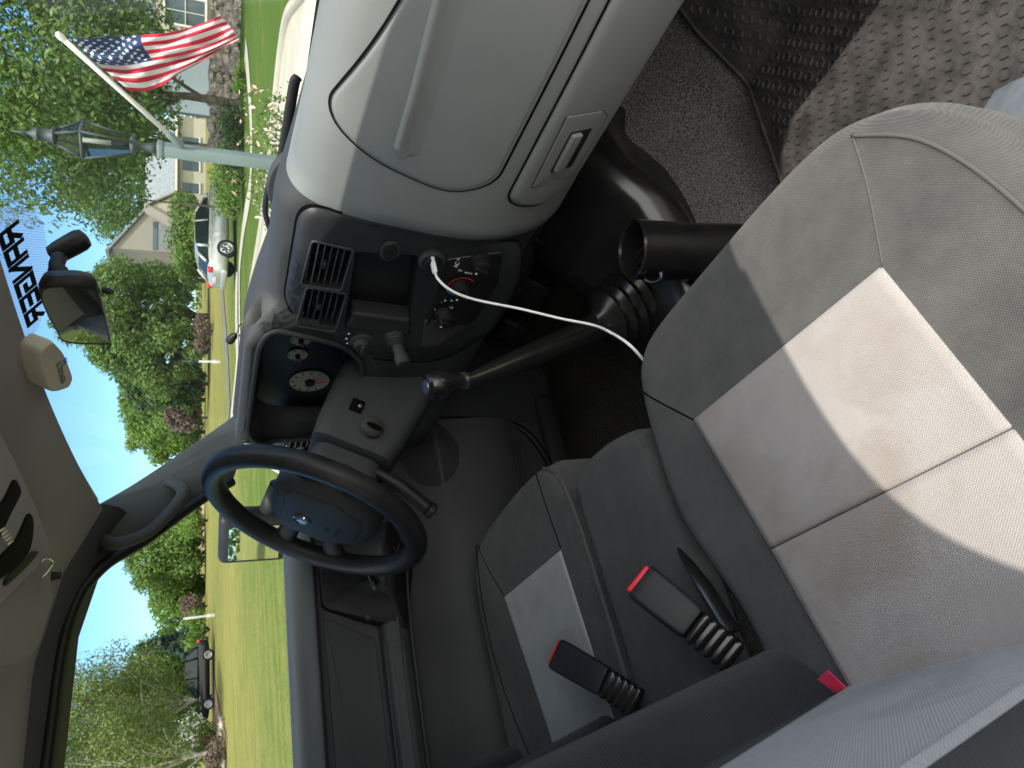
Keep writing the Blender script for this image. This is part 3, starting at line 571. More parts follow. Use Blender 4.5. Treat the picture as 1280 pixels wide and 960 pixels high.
# ---- parked cars
def car(name, loc, heading, paint, label, L=4.6, W=1.78, Hh=1.47, group='cars parked by the road'):
    """heading: unit vector of the nose"""
    rz = atan2(heading[1], heading[0]); t = empty(name, loc, rz); tag(t, label, 'car', group)
    # stations along x: (x, z_low, z_belt, half width)
    st = [(-L/2, .42, .80, .66), (-L/2+.05, .30, .92, .78), (-L*.40, .24, .98, .86), (-L*.25, .22, .95, .89), (0, .22, .93, .89), (L*.18, .22, .92, .89), (L*.32, .24, .88, .87), (L*.44, .28, .76, .80), (L/2-.03, .34, .64, .68), (L/2, .42, .56, .58)]
    vs, fs = [], []; K = 10
    for x_, zl, zb, hw in st:
        for px_, pz in ((-hw*.92, zl), (-hw, zl+.1), (-hw, (zl+zb)/2+.04), (-hw*.95, zb-.06), (-hw*.84, zb), (hw*.84, zb), (hw*.95, zb-.06), (hw, (zl+zb)/2+.04), (hw, zl+.1), (hw*.92, zl)): vs.append(V((x_, px_, pz)))
    for i in range(len(st)-1):
        for k in range(K): fs.append((i*K+k, i*K+(k+1) % K, (i+1)*K+(k+1) % K, (i+1)*K+k))
    fs += [tuple(range(K)), tuple(range((len(st)-1)*K, len(st)*K))]
    b = mesh('body', vs, fs, M[paint], t); md = b.modifiers.new('s', 'SUBSURF'); md.levels = md.render_levels = 1
    # roof and pillars: cabin shell, slightly larger than the glass block only on top
    cab = [(-L*.41, .97, .72), (-L*.33, Hh-.13, .62), (-L*.22, Hh-.02, .60), (-.1, Hh, .60), (L*.06, Hh-.04, .60), (L*.22, .96, .72)]
    vs = []
    for x_, z_, hw in cab: vs += [V((x_, -hw, z_)), V((x_, hw, z_))]
    lo = [(-L*.41, .90), (L*.24, .88)]
    base = [V((x_, s*.76, .93)) for x_ in lin(-L*.42, L*.24, 6) for s in (-1, 1)]
    vv = vs+base; n = len(vs); ff = []
    for i in range(5):
        ff.append((2*i, 2*i+2, 2*i+3, 2*i+1)); ff.append((2*i, n+2*i, n+2*i+2, 2*i+2)); ff.append((2*i+1, 2*i+3, n+2*i+3, n+2*i+1))
    ff += [(0, 1, n+1, n), (10, n+10, n+11, 11)]
    gl = mesh('glass', vv, ff, M['cglass'], t, smooth=False)
    rf = [V((x_, s*hw*1.0, z_+.02)) for x_, z_, hw in cab[1:5] for s in (-1, 1)]; 
    r_ = mesh('roof', rf+[p-V((0, 0, .05)) for p in rf], [(0, 2, 3, 1), (2, 4, 5, 3), (4, 6, 7, 5), (0, 8, 10, 2), (2, 10, 12, 4), (4, 12, 14, 6), (1, 3, 11, 9), (3, 5, 13, 11), (5, 7, 15, 13), (0, 1, 9, 8), (6, 14, 15, 7)], M[paint], t, smooth=False)
    pl = []
    for s in (-1, 1):
        pl += [tube_vf([cab_p(cab[0], s, .02), cab_p(cab[1], s, .02)], .06, 6), tube_vf([cab_p(cab[4], s, .01), cab_p(cab[5], s, .02)], .035, 6), tube_vf([V((-.12, s*.77, .93)), V((-.12, s*.615, Hh-.02))], .035, 6), tube_vf([V((-L*.27, s*.77, .93)), V((-L*.25, s*.62, Hh-.06))], .06, 6)]
    v, f = joinm(pl); mesh('pillar', v, f, M[paint], t)
    for x_ in (-L*.295, L*.305):
        for s in (-1, 1):
            w1 = mesh('wheel', *lathe_vf([(.20, -.10), (.31, -.10), (.33, -.06), (.33, .06), (.31, .10), (.20, .10)], (x_, s*.80, .33), (0, 1, 0), 24), M['tyre'], t)
            parts = [lathe_vf([(.225, 0), (.225, .012), (.19, .012), (.18, 0)], (x_, s*.905, .33), (0, s, 0), 24)]+[box_vf((x_+cos(a)*.1, s*.905, .33+sin(a)*.1), (.21, .015, .035), Euler((0, -a, 0)).to_matrix()) for a in [i*2*pi/7 for i in range(7)]]
            v, f = joinm(parts); mesh('rim', v, f, M['rim'], w1)
    for s in (-1, 1):
        box('tail_light', (-L/2+.10, s*.66, .86), (.16, .22, .16), M['tail'], t, bev=.02); box('headlight', (L/2-.16, s*.62, .66), (.2, .26, .12), M['chrome'], t, bev=.02)
        box('wing_mirror', (L*.17, s*.97, 1.0), (.12, .16, .12), M[paint], t, bev=.03)
    box('number_plate', (-L/2-.01, 0, .72), (.02, .5, .12), M['wtrim'], t)
    box('bumper', (-L/2+.04, 0, .42), (.14, 1.55, .18), M[paint], t, bev=.04)
    return t
def cab_p(c, s, o): return V((c[0], s*(c[2]+o), c[1]+o))
g1 = gp(296, 287, 28.5)
car('hatchback_car', (g1[0], g1[1], g1[2]), (.239, .971), 'silver', 'silver white car seen from its rear corner, parked before the gabled house', L=4.2, W=1.66, Hh=1.36)
g2 = gp(262, 848, 50); vd = V((g2[0]-CAM.x, g2[1], 0)).normalized()
car('sedan_car', (g2[0], g2[1], hgt(g2[0], g2[1])+.02), (-vd.y, vd.x), 'blackcar', 'black car parked side-on below the birches, in the side window', L=4.6, Hh=1.62)

# ---- lamp posts
def lantern_post(name, base, H, s, paint, label, group, lean=0):
    t = empty(name, base); t.rotation_euler = (0, 0, radians(20)); tag(t, label, 'lamp post', group)
    wr = .80; r = .036*s; ht = H-.71*s
    parts = [box_vf((0, 0, ht/2), (2*r, 2*r, ht), bev=.008*s), box_vf((0, 0, .15*s), (2.9*r, 2.9*r, .3*s), bev=.012*s), box_vf((0, 0, ht-.02*s), (2.3*r, 2.3*r, .03*s), bev=.006*s)]
    v, f = joinm(parts); autosm(mesh('post', v, f, M[paint], t), 40)
    z0 = ht; q = [(.018*s, 0), (.032*s, .0), (.028*s, .03*s), (.020*s, .07*s), (.024*s, .10*s), (.05*s, .115*s), (.05*s, .13*s), (0.01*s, .13*s)]
    v, f = lathe_vf(q, (0, 0, z0), seg=16); ca = [(v, f)]
    zb, zm, zt = z0+.13*s, z0+.37*s, z0+.50*s; rb, rm, rt_ = .065*s*wr, .135*s*wr, .05*s*wr
    def hexp(rad, z): return [V((rad*cos(pi/2*k+pi/4), rad*sin(pi/2*k+pi/4), z)) for k in range(4)]
    A, B, C_ = hexp(rb, zb), hexp(rm, zm), hexp(rt_, zt)
    for k in range(4):
        ca += [tube_vf([A[k], B[k]], .007*s, 5), tube_vf([B[k], C_[k]], .007*s, 5), tube_vf([A[k], A[(k+1) % 4]], .008*s, 5), tube_vf([B[k], B[(k+1) % 4]], .009*s, 5), tube_vf([C_[k], C_[(k+1) % 4]], .008*s, 5)]
    ca += [lathe_vf([(.05*s, 0), (.055*s, .01*s), (.034*s, .02*s), (.034*s, .075*s), (.042*s, .08*s), (.036*s, .09*s), (.010*s, .125*s), (.010*s, .14*s), (.016*s, .15*s), (.006*s, .17*s), (.002*s, .21*s)], (0, 0, zt), seg=16)]
    ca += [tube_vf([V((0, 0, zb)), V((0, 0, zb+.10*s))], .012*s, 8)]
    v, f = joinm(ca); mesh('lantern', v, f, M['lampmetal'], t)
    vs = A+B+C_; mesh('glass', vs, [(k, (k+1) % 4, 4+(k+1) % 4, 4+k) for k in range(4)]+[(4+k, 4+(k+1) % 4, 8+(k+1) % 4, 8+k) for k in range(4)], M['lampglass'], t, smooth=False)
    tube('candle', [V((0, 0, zb+.10*s)), V((0, 0, zb+.24*s))], .014*s, M['ivory'], t, seg=10)
    return t
LD = 4.4; lp = P(230, 190, d=LD); LH = P(12, 163, d=LD).z
lamp_t = lantern_post('lamp_post', (lp.x, lp.y, 0), LH, .92, 'greylamp', 'tall grey green lamp post with a four-sided glass lantern, holding the flag', None)
lw = P(258, 770, d=48); lantern_post('lamp_post', (lw.x, lw.y, hgt(lw.x, lw.y)), P(204, 770, d=48).z-hgt(lw.x, lw.y), 1.5, 'wtrim', 'white lamp post with a dark lantern in the side window', 'white lamp posts')
lw = P(278, 452, d=40); lantern_post('lamp_post', (lw.x, lw.y, hgt(lw.x, lw.y)), P(224, 452, d=40).z-hgt(lw.x, lw.y), 1.3, 'wtrim', 'white lamp post on the dry lawn, left of the mirror', 'white lamp posts')
lw = P(262, 738, d=80); lantern_post('lamp_post', (lw.x, lw.y, hgt(lw.x, lw.y)), P(240, 738, d=80).z-hgt(lw.x, lw.y)+.3, 1.3, 'wtrim', 'farthest white post, by the low trees in the side window', 'white lamp posts')
lw = P(298, 262, d=25.6); th = empty('young_tree', (lw.x, lw.y, 0)); tag(th, 'thin bare sapling stem standing before the silver car', 'sapling')
tube('trunk', cat([(0, 0, 0), (.03, 0, 1.2), (0, .02, 2.4), (.05, 0, 3.4)], 5), [.045-.0016*i for i in range(16)], M['bark'], th, seg=7)
v, f = leaves_vf([(V((.05, 0, 3.3)), .35), (V((.2, .1, 2.9)), .25)], 160, .06, random.Random(4)); mesh('crown', v, f, M['leaf1'], th, smooth=False, recalc=False)

# ---- flag on its slanted staff
fl = empty('flag', P(228, 183, d=LD-.05)); tag(fl, 'red white and blue striped flag with white stars on a slanted white staff', 'flag')
org = V(fl.location)
a0 = P(230, 184, d=LD-.02); a1 = P(76, 46, d=LD-.25)
dvec = (a1-a0)
tube('flagpole', [V((0, 0, 0)), a1-org], .0125, M['wtrim'], fl, seg=12)
lathe('finial', [(.004, -.02), (.014, -.018), (.018, 0), (.014, .018), (.004, .024)], a1-org, dvec, M['wtrim'], fl, seg=12)
lathe('bracket', [(.017, 0), (.02, .005), (.02, .09), (.017, .095)], (0, 0, 0), dvec, M['greylamp'], fl, seg=12)
# control net of the cloth: rows run from the hoist (u=0) to the fly (u=1); v=0 is the union edge at the staff tip
net = [  # (ix, iy, distance)
 [(88, 48, 4.14), (130, 47, 4.10), (174, 44, 4.16), (215, 40, 4.08), (250, 30, 4.12), (275, 20, 4.05)],
 [(98, 58, 4.17), (135, 60, 4.20), (176, 56, 4.10), (212, 52, 4.18), (250, 40, 4.05), (284, 29, 4.14)],
 [(112, 71, 4.20), (145, 73, 4.11), (184, 69, 4.19), (222, 62, 4.08), (262, 52, 4.17), (291, 38, 4.04)],
 [(126, 84, 4.23), (158, 86, 4.28), (192, 80, 4.12), (230, 72, 4.22), (266, 60, 4.07), (297, 46, 4.14)],
 [(142, 97, 4.26), (170, 100, 4.20), (200, 94, 4.28), (232, 82, 4.10), (262, 68, 4.18), (298, 50, 4.06)],
 [(162, 114, 4.29), (184, 114, 4.33), (205, 105, 4.22), (228, 90, 4.26), (258, 74, 4.10), (294, 52, 4.16)],
]
net = [[P(a, b, d=c)-org for a, b, c in row] for row in net]
NU, NV = 78, 65
def flagpt(u, v):
    rows = []
    for row in net:
        k = u*(len(row)-1); i = min(len(row)-2, int(k)); t = k-i; g = lambda q: row[max(0, min(len(row)-1, q))]
        a, b, c, d = g(i-1), g(i), g(i+1), g(i+2); rows.append(.5*((2*b)+(c-a)*t+(2*a-5*b+4*c-d)*t*t+(3*b-a-3*c+d)*t**3))
    k = v*(len(rows)-1); i = min(len(rows)-2, int(k)); t = k-i; g = lambda q: rows[max(0, min(len(rows)-1, q))]
    a, b, c, d = g(i-1), g(i), g(i+1), g(i+2); return .5*((2*b)+(c-a)*t+(2*a-5*b+4*c-d)*t*t+(3*b-a-3*c+d)*t**3)
vs = [flagpt(i/NU, j/NV) for i in range(NU+1) for j in range(NV+1)]; fs, mi = [], []
for i in range(NU):
    for j in range(NV):
        fs.append((i*(NV+1)+j, i*(NV+1)+j+1, (i+1)*(NV+1)+j+1, (i+1)*(NV+1)+j)); s = j*13//NV
        mi.append(2 if (i/NU < .41 and s < 7) else (0 if s % 2 == 0 else 1))
mi = [{0: 0, 1: 1, 2: 2}[m] for m in mi]
cl_ = mesh('flag_cloth', vs, fs, None, fl, mats=[M['flagred'], M['flagwhite'], M['flagblue']], recalc=False, mi=mi)
nv = (net[0][3]-net[0][0]).cross(net[5][0]-net[0][0]).normalized()
if nv.dot(CAM-a0) < 0: nv = -nv
sv, sf = [], []
for r_ in range(9):
    for c_ in range(6 if r_ % 2 == 0 else 5):
        u = (.041*2)*(c_+.5)*.82+(0 if r_ % 2 == 0 else .034); v = (7/13)*(r_+.75)/9.4
        c = flagpt(u, v); du = (flagpt(u+.01, v)-c); dv = (flagpt(u, v+.01)-c); n_ = du.cross(dv).normalized(); n_ = n_ if n_.dot(CAM-a0) > 0 else -n_
        du.normalize(); dv = n_.cross(du); i = len(sv)
        for sgn in (1, -1):
            i = len(sv)
            for k in range(10):
                a = pi/2+k*pi/5; rr = (.0125 if k % 2 == 0 else .0055); sv.append(c+n_*.003*sgn+du*cos(a)*rr+dv*sin(a)*rr)
            sf.append(tuple(range(i, i+10)))
mesh('stars', sv, sf, M['flagwhite'], cl_, smooth=False, recalc=False)
# ================================================================ THE TRUCK
XC = .03
truck = empty('pickup_truck', (0, 0, 0)); tag(truck, 'grey pickup truck seen from inside its cab, cloth seats and plain grey dashboard', 'pickup truck')
T = truck
# ---- floor, tunnel, firewall
def floor_z(x, y):
    d = abs(x-.0); t = max(0, min(1, 1-(d-.08)/.14)); t = t*t*(3-2*t)
    f = max(0, min(1, (y-.78)/.5)); tun = (.10+.10*f)*t*(1 if y > .0 else .6)
    toe = max(0, (y-.92))*.75
    return .49+tun+toe+.004*sin(x*23+y*9)+.004*sin(y*31-x*12)
pc = grid('carpet', lambda u, v: (u, v, floor_z(u, v)), lin(-.74, .76, 92), lin(-.42, 1.26, 90), M['carpet'], T)
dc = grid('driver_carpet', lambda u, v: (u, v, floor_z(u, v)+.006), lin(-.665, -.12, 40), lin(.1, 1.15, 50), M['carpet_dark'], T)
grid('firewall', lambda u, v: (u, 1.16+(v-.7)*.1, v), lin(-.7, .74, 3), lin(.44, 1.15, 3), M['void'], T)
grid('kick_panel', lambda u, v: (.735-.02*sin(pi*(v-.5)/.7), u, v), lin(.76, 1.2, 8), lin(.47, 1.2, 10), M['dash_dark'], T)
# ---- roof
def roofz(x, y): return 1.60+.035*(1-((x-XC)/.62)**2)-max(0, y-.30)*.20-max(0, y-.45)*.25
YB = -.42
def yh(x): return .565-.06*((x-XC)/.6)**2*0
hl = grid('headliner', lambda u, v: (u, v, roofz(u, v)), lin(-.565, .60, 40), lin(YB, .562, 36), M['headliner'], T)
grid('roof_skin', lambda u, v: (u, v, roofz(u, v)+.035), lin(-.60, .645, 24), lin(YB-.03, .60, 20), M['silver'], T, thick=.004)
hp0 = cat([(-.59, .50, 1.562), (-.52, .565, 1.574), (-.3, .575, 1.582), (.03, .58, 1.584), (.36, .575, 1.582), (.585, .565, 1.574), (.65, .50, 1.562)], 6)
tube('header_trim', hp0, .014, M['seal'], T, seg=8)
# ---- pillars
def loft(name, A, B, m, bulge, parent=T, steps=8, inward=V((0, 0, 0)), thick=.02):
    n = len(A); vs = []
    for i in range(n):
        for k in range(steps+1):
            t = k/steps; p = A[i].lerp(B[i], t)+inward*(sin(pi*t)**.7*bulge); vs.append(p)
        for k in range(steps+1):
            t = 1-k/steps; p = A[i].lerp(B[i], t)-inward*thick; vs.append(p)
    K = 2*(steps+1); fs = [(i*K+k, i*K+(k+1) % K, (i+1)*K+(k+1) % K, (i+1)*K+k) for i in range(n-1) for k in range(K)]
    fs += [tuple(range(K))[::-1], tuple(range((n-1)*K, n*K))]
    return autosm(mesh(name, vs, fs, m, parent), 60)
WN = (1, 0, -.312); WP = (-.70, 0, 1.19); side = lambda ix, iy: P(ix, iy, p=WP, n=WN)
def mir(p): return V((2*XC-p.x, p.y, p.z))
Wl = cat([(-.705, .90, 1.235), (-.70, .835, 1.28), (-.665, .735, 1.378), (-.625, .638, 1.476), (-.59, .575, 1.545), (-.57, .548, 1.572)], 5)
Sl = cat([side(290, 604), side(262, 620), side(222, 648), side(180, 679), side(135, 706), side(104, 738)], 5)
inn = V((.8, -.6, 0)).normalized()
ap = loft('front_pillar', Wl, Sl, M['pillar'], .022, inward=inn)
ap2 = loft('front_pillar', [mir(p)+V((.02, 0, 0)) for p in Wl], [mir(p)+V((.02, 0, 0)) for p in Sl], M['pillar'], .012, inward=V((-.8, -.6, 0)))
# grab handle on the driver's pillar
gh = cat([P(214, 602, x=-.61), P(224, 607, x=-.585), P(229, 618, x=-.56), P(212, 640, x=-.55), P(187, 664, x=-.55), P(160, 676, x=-.545), P(138, 680, x=-.55), P(128, 676, x=-.58), P(122, 668, x=-.60)], 6)
nr = len(gh); tube('grab_handle', gh, [.016-.005*sin(pi*i/(nr-1)) for i in range(nr)], M['pillar'], ap, seg=12, flat=.75)
tube('handle_shadow_gap', [], 0, M['void']) if False else None
# door frame and roof side trim, driver's side
top = [side(104, 738), side(88, 775), side(75, 830), side(66, 900), side(58, 962), side(50, 1040), side(46, 1120)]
top = cat(top, 4)
seal_in = V((.012, 0, 0))
full = [p for p in Sl]+top[1:]
tube('door_seal', [p+seal_in for p in full], .011, M['seal'], T, seg=8)
def rail(name, sgn, m):
    pts = [(-.585, .57), (-.585, .50), (-.585, .35), (-.585, .1), (-.585, -.42)]
    vs = []; K = 7
    for x_, y_ in pts:
        sec = [(-.602, 1.560), (-.588, 1.566), (-.570, 1.572), (-.556, 1.590), (-.548, 1.612), (-.58, 1.64), (-.61, 1.60)]
        dz = -max(0, y_-.30)*.16-max(0, y_-.45)*.25
        for sx, sz in sec:
            p = V((sx, y_, sz+dz)); vs.append(mir(p)+V((.01, 0, 0)) if sgn > 0 else p)
    fs = [(i*K+k, i*K+(k+1) % K, (i+1)*K+(k+1) % K, (i+1)*K+k) for i in range(len(pts)-1) for k in range(K)]+[tuple(range(K)), tuple(range((len(pts)-1)*K, len(pts)*K))]
    return autosm(mesh(name, vs, fs, m, T), 50)
rail('roof_rail', -1, M['pillar']); rail('roof_rail', 1, M['pillar'])
# ---- rear wall with its window, rear pillars
v, f = joinm([box_vf((XC, YB, .85), (1.40, .04, .72)), box_vf((XC, YB, 1.60), (1.22, .04, .08)), box_vf((-.60, YB, 1.4), (.12, .04, .42)), box_vf((.66, YB, 1.4), (.12, .04, .42))])
rw = autosm(mesh('rear_wall', v, f, M['door'], T)); box('rear_window', (XC, YB, 1.385), (1.14, .006, .36), M['glass'], rw, bev=0)
def bpil(sgn):
    vs = []
    pr = cat([(-.74, -.16, .5), (-.74, -.155, 1.19), (-.685, -.15, 1.33), (-.65, -.135, 1.43), (-.622, -.10, 1.51), (-.605, -.045, 1.556), (-.594, .05, 1.577), (-.588, .20, 1.583)], 5)
    for x_, yf, z_ in pr:
        for dx, yy in ((-.03, yf), (.03, yf-.0), (.04, YB), (-.03, YB)):
            p = V((x_+dx, yy, z_)); vs.append(mir(p)+V((.01, 0, 0)) if sgn > 0 else p)
    fs = [(i*4+k, i*4+(k+1) % 4, i*4+4+(k+1) % 4, i*4+4+k) for i in range(len(pr)-1) for k in range(4)]+[(0, 1, 2, 3), tuple(range(4*len(pr)-4, 4*len(pr)))]
    return autosm(mesh('rear_pillar', vs, fs, M['pillar'], T), 60)
bpil(-1); bpil(1)
# door opening sill on the passenger side
box('door_sill', (.755, .35, .50), (.09, .95, .05), M['dash_dark'], T, bev=.012)
# ---- driver's door
prof = [(-.722, 1.175), (-.708, 1.196), (-.69, 1.203), (-.668, 1.198), (-.652, 1.180), (-.647, 1.155), (-.652, 1.148), (-.664, 1.143), (-.666, 1.11), (-.667, 1.06), (-.664, 1.032), (-.650, 1.027), (-.622, 1.023), (-.612, 1.010), (-.610, .996), (-.618, .982), (-.636, .968), (-.645, .94), (-.650, .88), (-.640, .80), (-.632, .72), (-.640, .66), (-.660, .62), (-.672, .56), (-.675, .50)]
pv = cat([(a, 0, b) for a, b in prof], 5)
def fade(y): return max(0, min(1, (.74-y)/.30))
def door_p(u, k):
    p = pv[k]; x, z = p.x, p.z
    if .84 < z < 1.04: x = x*(fade(u))+(-.652)*(1-fade(u)) if x > -.652 else x
    return V((x, u, z+.012*(.35-u)*(1 if z > 1.1 else 0)))
us = lin(-.40, .775, 60)
vs = [door_p(u, k) for u in us for k in range(len(pv))]; n = len(pv)
door = mesh('driver_door', vs, [(i*n+k, i*n+k+1, (i+1)*n+k+1, (i+1)*n+k) for i in range(59) for k in range(n-1)], M['door'], T)
door['label'] = "driver's door panel, dark grey with a long armrest"
kk = [i for i in range(len(pv)) if i <= 26]
mesh('window_sill_sheen', [V((door_p(u, k).x, u, door_p(u, k).z))+V((.0015, 0, .0015)) for u in us for k in kk], [(i*len(kk)+k, i*len(kk)+k+1, (i+1)*len(kk)+k+1, (i+1)*len(kk)+k) for i in range(59) for k in range(len(kk)-1)], M['sill_sheen'], door)  # overlay on the door top, sky sheen painted in as lighter grey
# upper door insert cloth panel, armrest cap, highlights, grille ribs
def ds(u, z):      # door surface at y=u, height z
    best = None
    for a, b in zip(pv[:-1], pv[1:]):
        if (a.z-z)*(b.z-z) <= 0 and abs(a.z-b.z) > 1e-6:
            x = a.x+(b.x-a.x)*(a.z-z)/(a.z-b.z)
            if .84 < z < 1.04 and x > -.652: x = x*fade(u)-.652*(1-fade(u))
            best = x if best is None else max(best, x)
    return best if best is not None else -.66
pad('door_insert', roundpoly([(.345, 1.136), (.285, 1.036), (-.38, 1.036), (-.38, 1.138)], .006, 3), lambda u, z, h: (ds(u, z)+h, u, z), M['door'], door, r=.003, h=.004, rings=6)
bz = pad('handle_bezel', roundpoly([(.50, 1.138), (.360, 1.138), (.285, .980), (.43, .940), (.52, .98)], .012, 4), lambda u, z, h: (max(ds(u, z), -.655)+h, u, z), M['black'], door, r=.004, h=.006, depth=.03, rings=8)
tube('door_handle', cat([(-.652, .435, 1.05), (-.632, .425, 1.045), (-.625, .39, 1.035), (-.632, .35, 1.025), (-.65, .34, 1.02)], 6), .008, M['gloss'], door, seg=8, flat=.6)
box('lock_knob', (-.635, .325, 1.045), (.02, .014, .026), M['dash_dark'], door, bev=.004)
for zz, xx, rr in ((1.004, -.609, .003), (.975, -.622, .0028), (1.027, -.640, .0025)):
    tube('armrest_trim', cat([(xx-.03, .50, zz-.05), (xx-.012, .44, zz-.022), (xx, .34, zz-.006), (xx, .1, zz), (xx, -.38, zz)], 6), rr, M['door'], door, seg=8)
pad('armrest_pad', roundpoly([(.27, 1.024), (.27, .99), (-.38, .99), (-.38, 1.024)], .005, 3), lambda u, z, h: (ds(u, z)+h, u, z), M['door'], door, r=.003, h=.003, rings=4)
sp_ = P(536, 566, x=-.645); v, f = joinm([tube_vf([(ds(.72, z_)+.003, sp_.y+.085*sqrt(max(0, 1-((z_-sp_.z)/.072)**2)), z_), (ds(.72, z_)+.003, sp_.y-.085*sqrt(max(.0, 1-((z_-sp_.z)/.072)**2)), z_)], .0012, 5) for z_ in lin(sp_.z-.070, sp_.z+.070, 28)])
mesh('speaker_grille', v, f, M['black'], door)
v, f = joinm([tube_vf([(ds(.6, z_)+.003, .72-.02*i*.3, z_), (ds(.6, z_)+.003, .55, z_)], .0016, 5) for i, z_ in enumerate(lin(.60, .655, 5))]); mesh('lower_ribs', v, f, M['door'], door)
# door edge seal and the kick panel before it
eg = cat([(-.665, .80, .98), (-.668, .795, .90), (-.668, .79, .80), (-.668, .785, .70), (-.667, .775, .63), (-.665, .745, .585), (-.664, .69, .555), (-.664, .60, .54), (-.664, .2, .535)], 6)
tube('door_edge_seal', eg, .009, M['seal'], T, seg=8)
grid('kick_panel', lambda u, v: (-.672+.035*min(1, (u-.80)/.1 if u > .8 else 0)*(.6+.4*sin(v*6)), u, v), lin(.77, 1.2, 20), lin(.42, 1.2, 22), M['dash_dark'], T)
box('door_sill', (-.675, .35, .515), (.07, 1.0, .05), M['dash_dark'], T, bev=.012)
v, f = joinm([box_vf(P(700, 600, x=-.63), (.012, .16, .05), bev=.004)]); 
# side window glass and windshield
quad = [V((-.705, .80, 1.19)), V((-.705, YB, 1.19)), V((-.583, YB, 1.575)), V((-.583, .55, 1.575)), V((-.63, .66, 1.42))]
mesh('side_window', quad, [(0, 1, 2, 3, 4)], M['glass'], T, smooth=False)
def ws(u, t):    # windshield: u across, t up
    k = ((u-XC)/.70)
    y0 = 1.16-.33*k*k; y1 = .585-.045*k*k; z0 = 1.205+.0*k; z1 = 1.585-.012*k*k
    hw = .735*(1-t)+.60*t; x = XC+(u-XC)/.70*hw
    return V((x, y0*(1-t)+y1*t, z0*(1-t)+z1*t))
wsg = grid('windshield', lambda u, t: ws(u, t), lin(XC-.70, XC+.70, 24), lin(0, 1, 16), M['glass'], T)
# sun band at the top of the windshield with the reversed word
def bandmat():
    m = bpy.data.materials.new('dotted_band'); m.use_nodes = True; t = m.node_tree; t.nodes.clear()
    o = t.nodes.new('ShaderNodeOutputMaterial'); mx = t.nodes.new('ShaderNodeMixShader'); tr = t.nodes.new('ShaderNodeBsdfTransparent'); df = t.nodes.new('ShaderNodeBsdfTranslucent'); df.inputs[0].default_value = (.10, .13, .20, 1)
    tc = t.nodes.new('ShaderNodeTexCoord'); mpn = t.nodes.new('ShaderNodeMapping'); mpn.inputs['Rotation'].default_value = (radians(33.5), 0, 0); t.links.new(tc.outputs['Object'], mpn.inputs[0]); sx = t.nodes.new('ShaderNodeSeparateXYZ'); t.links.new(mpn.outputs[0], sx.inputs[0])
    def sn(k_):
        a = t.nodes.new('ShaderNodeMath'); a.operation = 'MULTIPLY'; a.inputs[1].default_value = 2*pi/.0045; t.links.new(sx.outputs[k_], a.inputs[0]); b = t.nodes.new('ShaderNodeMath'); b.operation = 'SINE'; t.links.new(a.outputs[0], b.inputs[0]); return b.outputs[0]
    pr_ = t.nodes.new('ShaderNodeMath'); pr_.operation = 'MULTIPLY'; t.links.new(sn(0), pr_.inputs[0]); t.links.new(sn(1), pr_.inputs[1]); l = t.nodes.new('ShaderNodeMath'); l.operation = 'GREATER_THAN'; l.inputs[1].default_value = -.12; t.links.new(pr_.outputs[0], l.inputs[0])
    k = t.nodes.new('ShaderNodeMath'); k.operation = 'MULTIPLY'; k.inputs[1].default_value = .62; t.links.new(l.outputs[0], k.inputs[0])
    t.links.new(k.outputs[0], mx.inputs[0]); t.links.new(tr.outputs[0], mx.inputs[1]); t.links.new(df.outputs[0], mx.inputs[2]); t.links.new(mx.outputs[0], o.inputs[0]); return m
M['band'] = bandmat()
def wsxy(x, s):    # s metres down from the top edge, x across
    u = XC+(x-XC)/.60*.70*.985; L = (ws(XC, 1)-ws(XC, 0)).length; return ws(u, 1-s/L)
WSN = (ws(XC, 1)-ws(XC, 0)).normalized().cross(V((1, 0, 0))).normalized()
if WSN.y > 0: WSN = -WSN
WSP = ws(XC, .9)
def wsinv(ix, iy):
    p = P(ix, iy, p=WSP, n=WSN); t = (ws(XC, 1).z-p.z)/(ws(XC, 1).z-ws(XC, 0).z); return (p.x, t*(ws(XC, 1)-ws(XC, 0)).length)
bl = [wsinv(*q) for q in ((-110, 262), (-60, 260), (-25, 258), (0, 257), (25, 256), (42, 262), (52, 278), (58, 310), (60, 340), (55, 378), (48, 402), (36, 424), (22, 434))]
bl = [(a, max(.004, b)) for a, b in bl]+[(x, .004) for x in lin(bl[-1][0]-.02, bl[0][0], 8)[1:]]
pad('sun_band', bl, lambda u, s, h: wsxy(u, s)+WSN*(.002+h*.2), M['band'], wsg, r=.0005, h=.0, depth=.0, rings=8)
